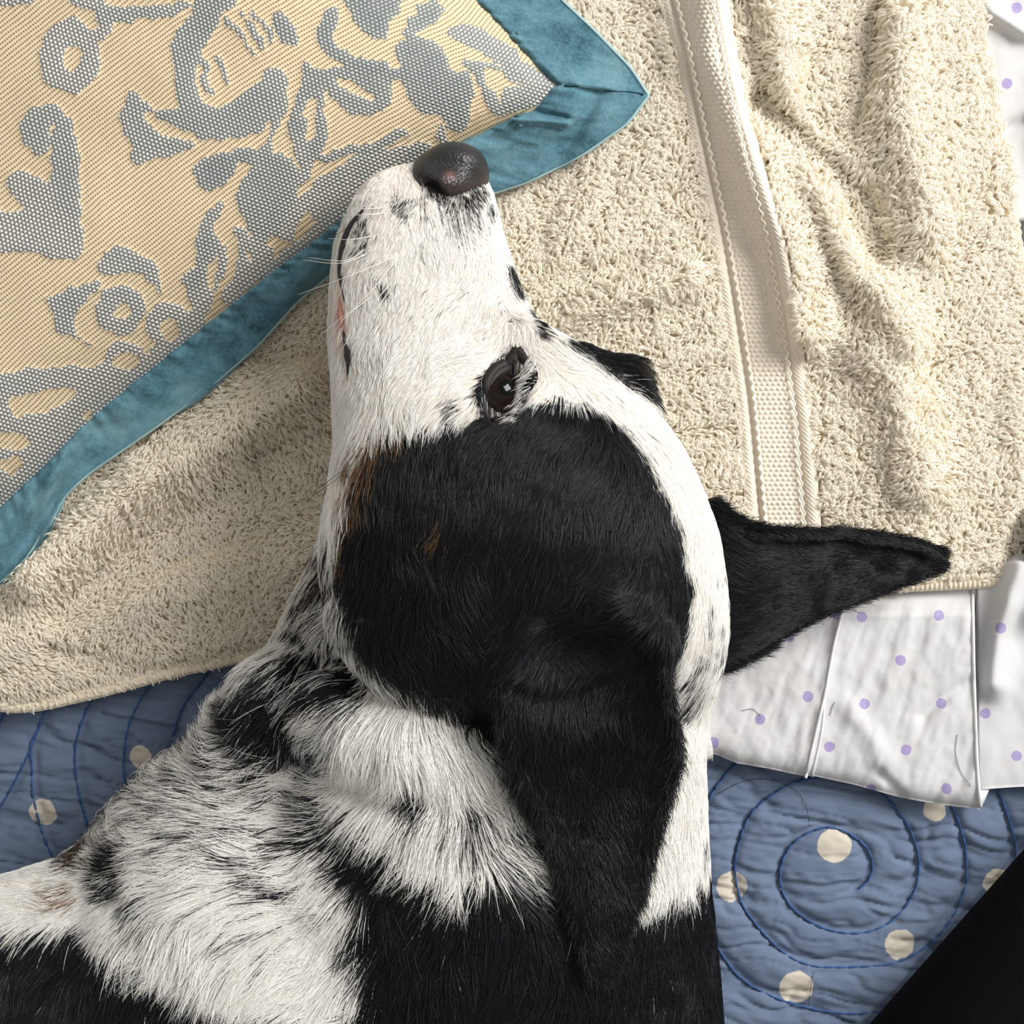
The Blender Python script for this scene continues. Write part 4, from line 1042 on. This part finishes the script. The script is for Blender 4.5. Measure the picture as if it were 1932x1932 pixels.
# smoothed normals
pts, r, col = grow(p, n, fl, fl[:, 2] * .001, fl[:, 3], cls)
# long hair is a little coarser, muzzle hair finer
r = r * np.clip(.62 + fl[:, 2:3] * .032, .6, 1.25)
fur = strands('fur', pts - doff, r, col, M['fur'], dog); tag(fur, 'short and feathery black and white coat')
# ear fur
EP, ER, EC = [], [], []
def earfur(Vx, Fx, A_, B_, ob_, N, dirfun, lenfun, lift, both=True):
    p, n, _ = tri_sample(Vx, Fx, N); n = np.where(n[:, 2:3] < 0, -n, n)
    if both: 
        m = rng.random(N) < .25; n[m] *= -1; p[m] += n[m] * .003
    x, y = to_px(p); fl = dirfun(x, y); c = np.ones(N, int)
    a, b, c_ = grow(p, n, fl, lenfun(x, y), np.full(N, lift), c, clump=.25)
    EP.append(a); ER.append(b); EC.append(c_)
    m = N // 5                                            # fringe along both edges
    for E_, O_ in ((A_, B_), (B_, A_)):
        f_ = rng.random(m) * (len(E_) - 1.001); k_ = f_.astype(int); q_ = (f_ - k_)[:, None]
        p = E_[k_] * (1 - q_) + E_[k_ + 1] * q_; nn = E_[k_] - O_[k_]; nn = nn / (np.linalg.norm(nn, axis=1, keepdims=True) + 1e-9)
        nn = nn + np.array([0, 0, .5]) + rng.normal(0, .45, (m, 3)); nn /= np.linalg.norm(nn, axis=1, keepdims=True)
        p = p + rng.normal(0, .0009, (m, 3)) - np.array([0, 0, .0016])
        x, y = to_px(p); fl = dirfun(x, y)
        a, b, c_ = grow(p, nn, fl, lenfun(x, y) * .8, np.full(m, 24.), np.ones(m, int), clump=.2)
        EP.append(a); ER.append(b); EC.append(c_)
def dL(x, y):
    t = np.clip((x - 1000) / 240, 0, 1)
    return np.stack([(-.35 + .25 * t) + (.47 - .25 * t) * np.clip((y - 1300) / 330, 0, 1), np.ones(len(x))], 1)
earfur(*earL, 36000, dL, lambda x, y: .006 + .003 * np.clip((1750 - y) / 100, 0, 1) + .008 * np.exp(-((x - 1000) / 60) ** 2 - ((y - 1420) / 110) ** 2), 18)
strands('ear_fur', np.vstack(EP) - doff, np.vstack(ER), np.vstack(EC), M['fur'], earL[4]); EP, ER, EC = [], [], []
earfur(*earR, 30000, lambda x, y: np.stack([np.ones(len(x)), .12 - .25 * (y > 1080)], 1), lambda x, y: np.where(x < 1450, .009, .005), 16)
# fringe on the rim of the far ear and tufts at the near ear's base
i = rng.integers(0, len(rimp), 5000); p = rimp[i] + rng.normal(0, .0008, (5000, 3)); x, y = to_px(p)
n = np.tile([0, .55, .83], (5000, 1)); a, b, c_ = grow(p, n, np.stack([np.full(5000, .9), np.full(5000, .3)], 1), np.full(5000, .005), np.full(5000, 30.), np.ones(5000, int)); EP.append(a); ER.append(b); EC.append(c_)
strands('ear_fur', np.vstack(EP) - doff, np.vstack(ER), np.vstack(EC), M['fur'], earR[4])

# ---------------- nose
z_n = .056
NG = Field(P(740, 410, .06) - np.array([0, 0, .035]), P(950, 255, .06) + np.array([0, 0, .035]), .0007)
NG.ell(846,330,.058,.0150,.0100,.0235,6,.002)
NG.ell(812,338,.070,.0085,.0065,.0125,25,.005)
NG.ell(868,320,.068,.0100,.0085,.0145,-20,.005)
NG.ell(884,338,.064,.0070,.0080,.0160,0,.004)
NG.ell(852,346,.074,.0075,.0055,.0090,0,.004)
NG.ell(820,358,.0760,.0090,.0060,.0120,-35,.004)
NG.ell(850,356,.0760,.0070,.0050,.0105,0,.004)
NG.cone((796,333,.0880), .0014, (815,352,.0885), .0028, .0012, True, 2.6)
NG.cone((815,352,.0885), .0028, (838,371,.0870), .0020, .0012, True, 2.6)
nvx, nfx = surface_nets(NG.f, NG.org, NG.h)
nx_, ny_ = to_px(nvx); pk = .75 * np.exp(-(((nx_ - 849) / 9) ** 2 + ((ny_ - 331) / 8) ** 2)) + .10 * np.clip((ny_ - 330) / 30, 0, 1)
nose = mesh_obj('nose', nvx - doff, nfx, M['nose'], dog, True, {'pink': pk}); tag(nose, 'dark leathery nose with a small pink mark')

# ---------------- eye
ep, en = on_dog(957, 742)
ec = P(934, 748, .1010)
th, ph = np.meshgrid(np.linspace(0, np.pi, 40), np.linspace(0, 2 * np.pi, 64, endpoint=False), indexing='ij')
look = np.array([.40, .22, 1.0]); look /= np.linalg.norm(look); sx_ = np.cross([0, 1, 0], look); sx_ /= np.linalg.norm(sx_); sy_ = np.cross(look, sx_)
R_ = .0112
dirs = np.sin(th)[..., None] * (np.cos(ph)[..., None] * sx_ + np.sin(ph)[..., None] * sy_) + np.cos(th)[..., None] * look
Vx = (ec + R_ * dirs * (1 + .05 * np.exp(-(th / .5) ** 2))[..., None]).reshape(-1, 3)
tc = th.ravel()
iris = np.where(tc[:, None] < .26, np.array([.002, .002, .002]), np.where(tc[:, None] < .62, np.array([.010, .0055, .004]), np.array([.022, .014, .012])))
eye = mesh_obj('eye', Vx - doff, grid_faces(40, 64, True), M['eye'], dog, True, {'iris': np.hstack([iris, np.ones((len(iris), 1))])})
tag(eye, 'half-open dark brown eye')
# eyelids: a dark rim round the opening, following the eyeball
RIM = [(972,676),(990,700),(984,722),(978,748),(966,778),(950,797),(937,782),(926,756),(924,728),(938,706),(958,694)]
def rimpts(sc, zz):
    q = smooth_line(RIM + [RIM[0]], 70)
    cxy = np.array([956, 742]); q = cxy + (q - cxy) * sc
    out = []
    for x_, y_ in q:
        pz = P(x_, y_, .106); dxy = pz[:2] - ec[:2]; rr_ = dxy @ dxy
        zb = ec[2] + math.sqrt(max((R_ * 1.03) ** 2 - rr_, 0.0)) if rr_ < (R_ * 1.03) ** 2 else ec[2]
        pd, nd = on_dog(x_, y_); out.append(P(x_, y_, max(zb, .0) * zz + (1 - zz) * pd[2]))
    return np.array(out)
rim = rimpts(1.0, .6)
tube('eyelid', rim - doff, .0021, M['lid'], dog, 10)
rim2 = rimpts(1.22, .25); tube('eyelid', rim2 - doff, .0024, M['lid'], dog, 10)
# upper lid: white-lashed fold over the back of the eye
lid_line = smooth_line([(1005,690),(1002,712),(995,738),(984,766),(968,794)], 30)
lp = np.array([on_dog(a_, b_, -.0005)[0] for a_, b_ in lid_line]); lp[:, 2] = np.maximum(lp[:, 2], .1090)
ulid = tube('upper_eyelid', lp - doff, np.interp(np.linspace(0, 1, 30), [0, .2, .8, 1], [.0012, .0030, .0028, .0010]), M['skin'], dog, 10)
i = rng.integers(0, 30, 1500); p = lp[i] + rng.normal(0, .0011, (1500, 3)) + np.array([0, 0, .0012]); 
n = np.tile([-.25, 0, .97], (1500, 1)); n /= np.linalg.norm(n, axis=1, keepdims=True)
a, b, c_ = grow(p, n, np.tile([-.85, .55], (1500, 1)), np.full(1500, .0040), np.full(1500, 24.), (rng.random(1500) < .12).astype(int)); 
strands('eyelashes', a - doff, b * .9, c_, M['fur'], ulid)

# ---------------- mouth line and whiskers
def skin_line(pts, n_, lift):
    q = smooth_line(pts, n_); return np.array([on_dog(a_, b_, lift)[0] for a_, b_ in q])
l1 = skin_line([(690,392),(664,424),(648,465),(643,510),(648,550),(652,575)], 40, -.0004)
tube('lip', l1 - doff, np.interp(np.linspace(0, 1, 40), [0, .3, .7, 1], [.0006, .0016, .0014, .0004]), M['lip'], dog, 8)
l2 = skin_line([(648,625),(655,650),(661,680),(657,718)], 30, -.0004)
tube('lip', l2 - doff, np.interp(np.linspace(0, 1, 30), [0, .5, 1], [.0005, .0024, .0005]), M['lip'], dog, 8)
l3 = skin_line([(642,560),(645,600),(648,640)], 20, -.0006)
tube('lip', l3 - doff, np.interp(np.linspace(0, 1, 20), [0, .5, 1], [.0004, .0018, .0004]), M['pinklip'], dog, 8)
WH = [((745,485),(660,520),(562,556),0),((735,505),(690,560),(602,634),0),((740,530),(712,565),(690,600),0),((700,560),(650,600),(618,648),0),((725,392),(690,394),(648,396),0),((725,402),(690,405),(640,406),0),((705,445),(660,452),(620,450),0),((690,470),(650,492),(582,486),0),((690,480),(640,497),(570,490),0),((735,548),(705,590),(678,622),0),((715,300+95),(690,375),(668,358),0),
      ((668,872),(610,915),(545,962),1),((664,880),(620,915),(575,945),1),((660,425),(640,440),(610,452),1)]
for a_, m_, b_, bl in WH:
    p0, n0 = on_dog(*a_); z0 = p0[2]
    q = smooth_line([(a_[0], a_[1], z0), (m_[0], m_[1], z0 + .006), (b_[0], b_[1], z0 - .002)], 14)
    tube('whisker', P(q[:, 0], q[:, 1], q[:, 2]) - doff, np.linspace(.00016, .00006, 14), M['whiskerb' if bl else 'whisker'], dog, 5)

# ------------------------------------------------------------------ small things
def stray(pts, zf, mat, label, grp):
    q = smooth_line(pts, 30); z = np.array([zf(a_, b_) for a_, b_ in q])
    o_ = tube('stray_hair', P(q[:, 0], q[:, 1], z), np.full(30, .00011), mat, None, 5); tag(o_, label, 'hair', grp)
    return o_
def on_sheet(x_, y_): return float(drop(bv, [x_], [y_], .0004)[0][2])
def on_quilt(x_, y_): return float(quilt_full(np.array([x_]), np.array([y_]))[0] + .0009)
stray([(1806,1386),(1803,1420),(1812,1455),(1832,1484)], on_sheet, M['whiskerb'], 'long dark curved hair on the dotted sheet by its hem', 'stray hairs')
stray([(1400,1341),(1420,1338),(1434,1350)], on_sheet, M['whiskerb'], 'short arched hair on the dotted sheet close to the dog', 'stray hairs')
stray([(1575,1325),(1570,1335),(1566,1350)], on_sheet, M['whiskerb'], 'tiny dark hair next to the pintuck of the sheet', 'stray hairs')
stray([(1350,1500),(1400,1475),(1450,1470),(1500,1490),(1520,1520),(1528,1560)], on_quilt, M['whiskerb'], 'long looping dark hair on the quilt below the dotted sheet', 'stray hairs')
stray([(1536,1832),(1530,1860),(1525,1900)], on_quilt, M['whiskerb'], 'straight dark hair on the quilt crossing a cream dot', 'stray hairs')
def speck(px_, py_, label):
    z = float(towel_z(np.array([px_]), np.array([py_]))[0]) + .0045
    bm = bmesh.new(); bmesh.ops.create_icosphere(bm, subdivisions=2, radius=.0009)
    for v in bm.verts: v.co *= 1 + .35 * math.sin(v.co.x * 4000 + v.co.y * 2500); v.co.z *= .6
    me = bpy.data.meshes.new('crumb'); bm.to_mesh(me); bm.free(); me.materials.append(M['speck'])
    o_ = bpy.data.objects.new('crumb', me); COL.objects.link(o_); o_.location = P(px_, py_, z); tag(o_, label, 'crumb', 'crumbs on the towel')
speck(1449, 306, 'dark crumb on the towel beside the woven band')
speck(1562, 553, 'dark crumb caught in the towel pile farther from the cushion')
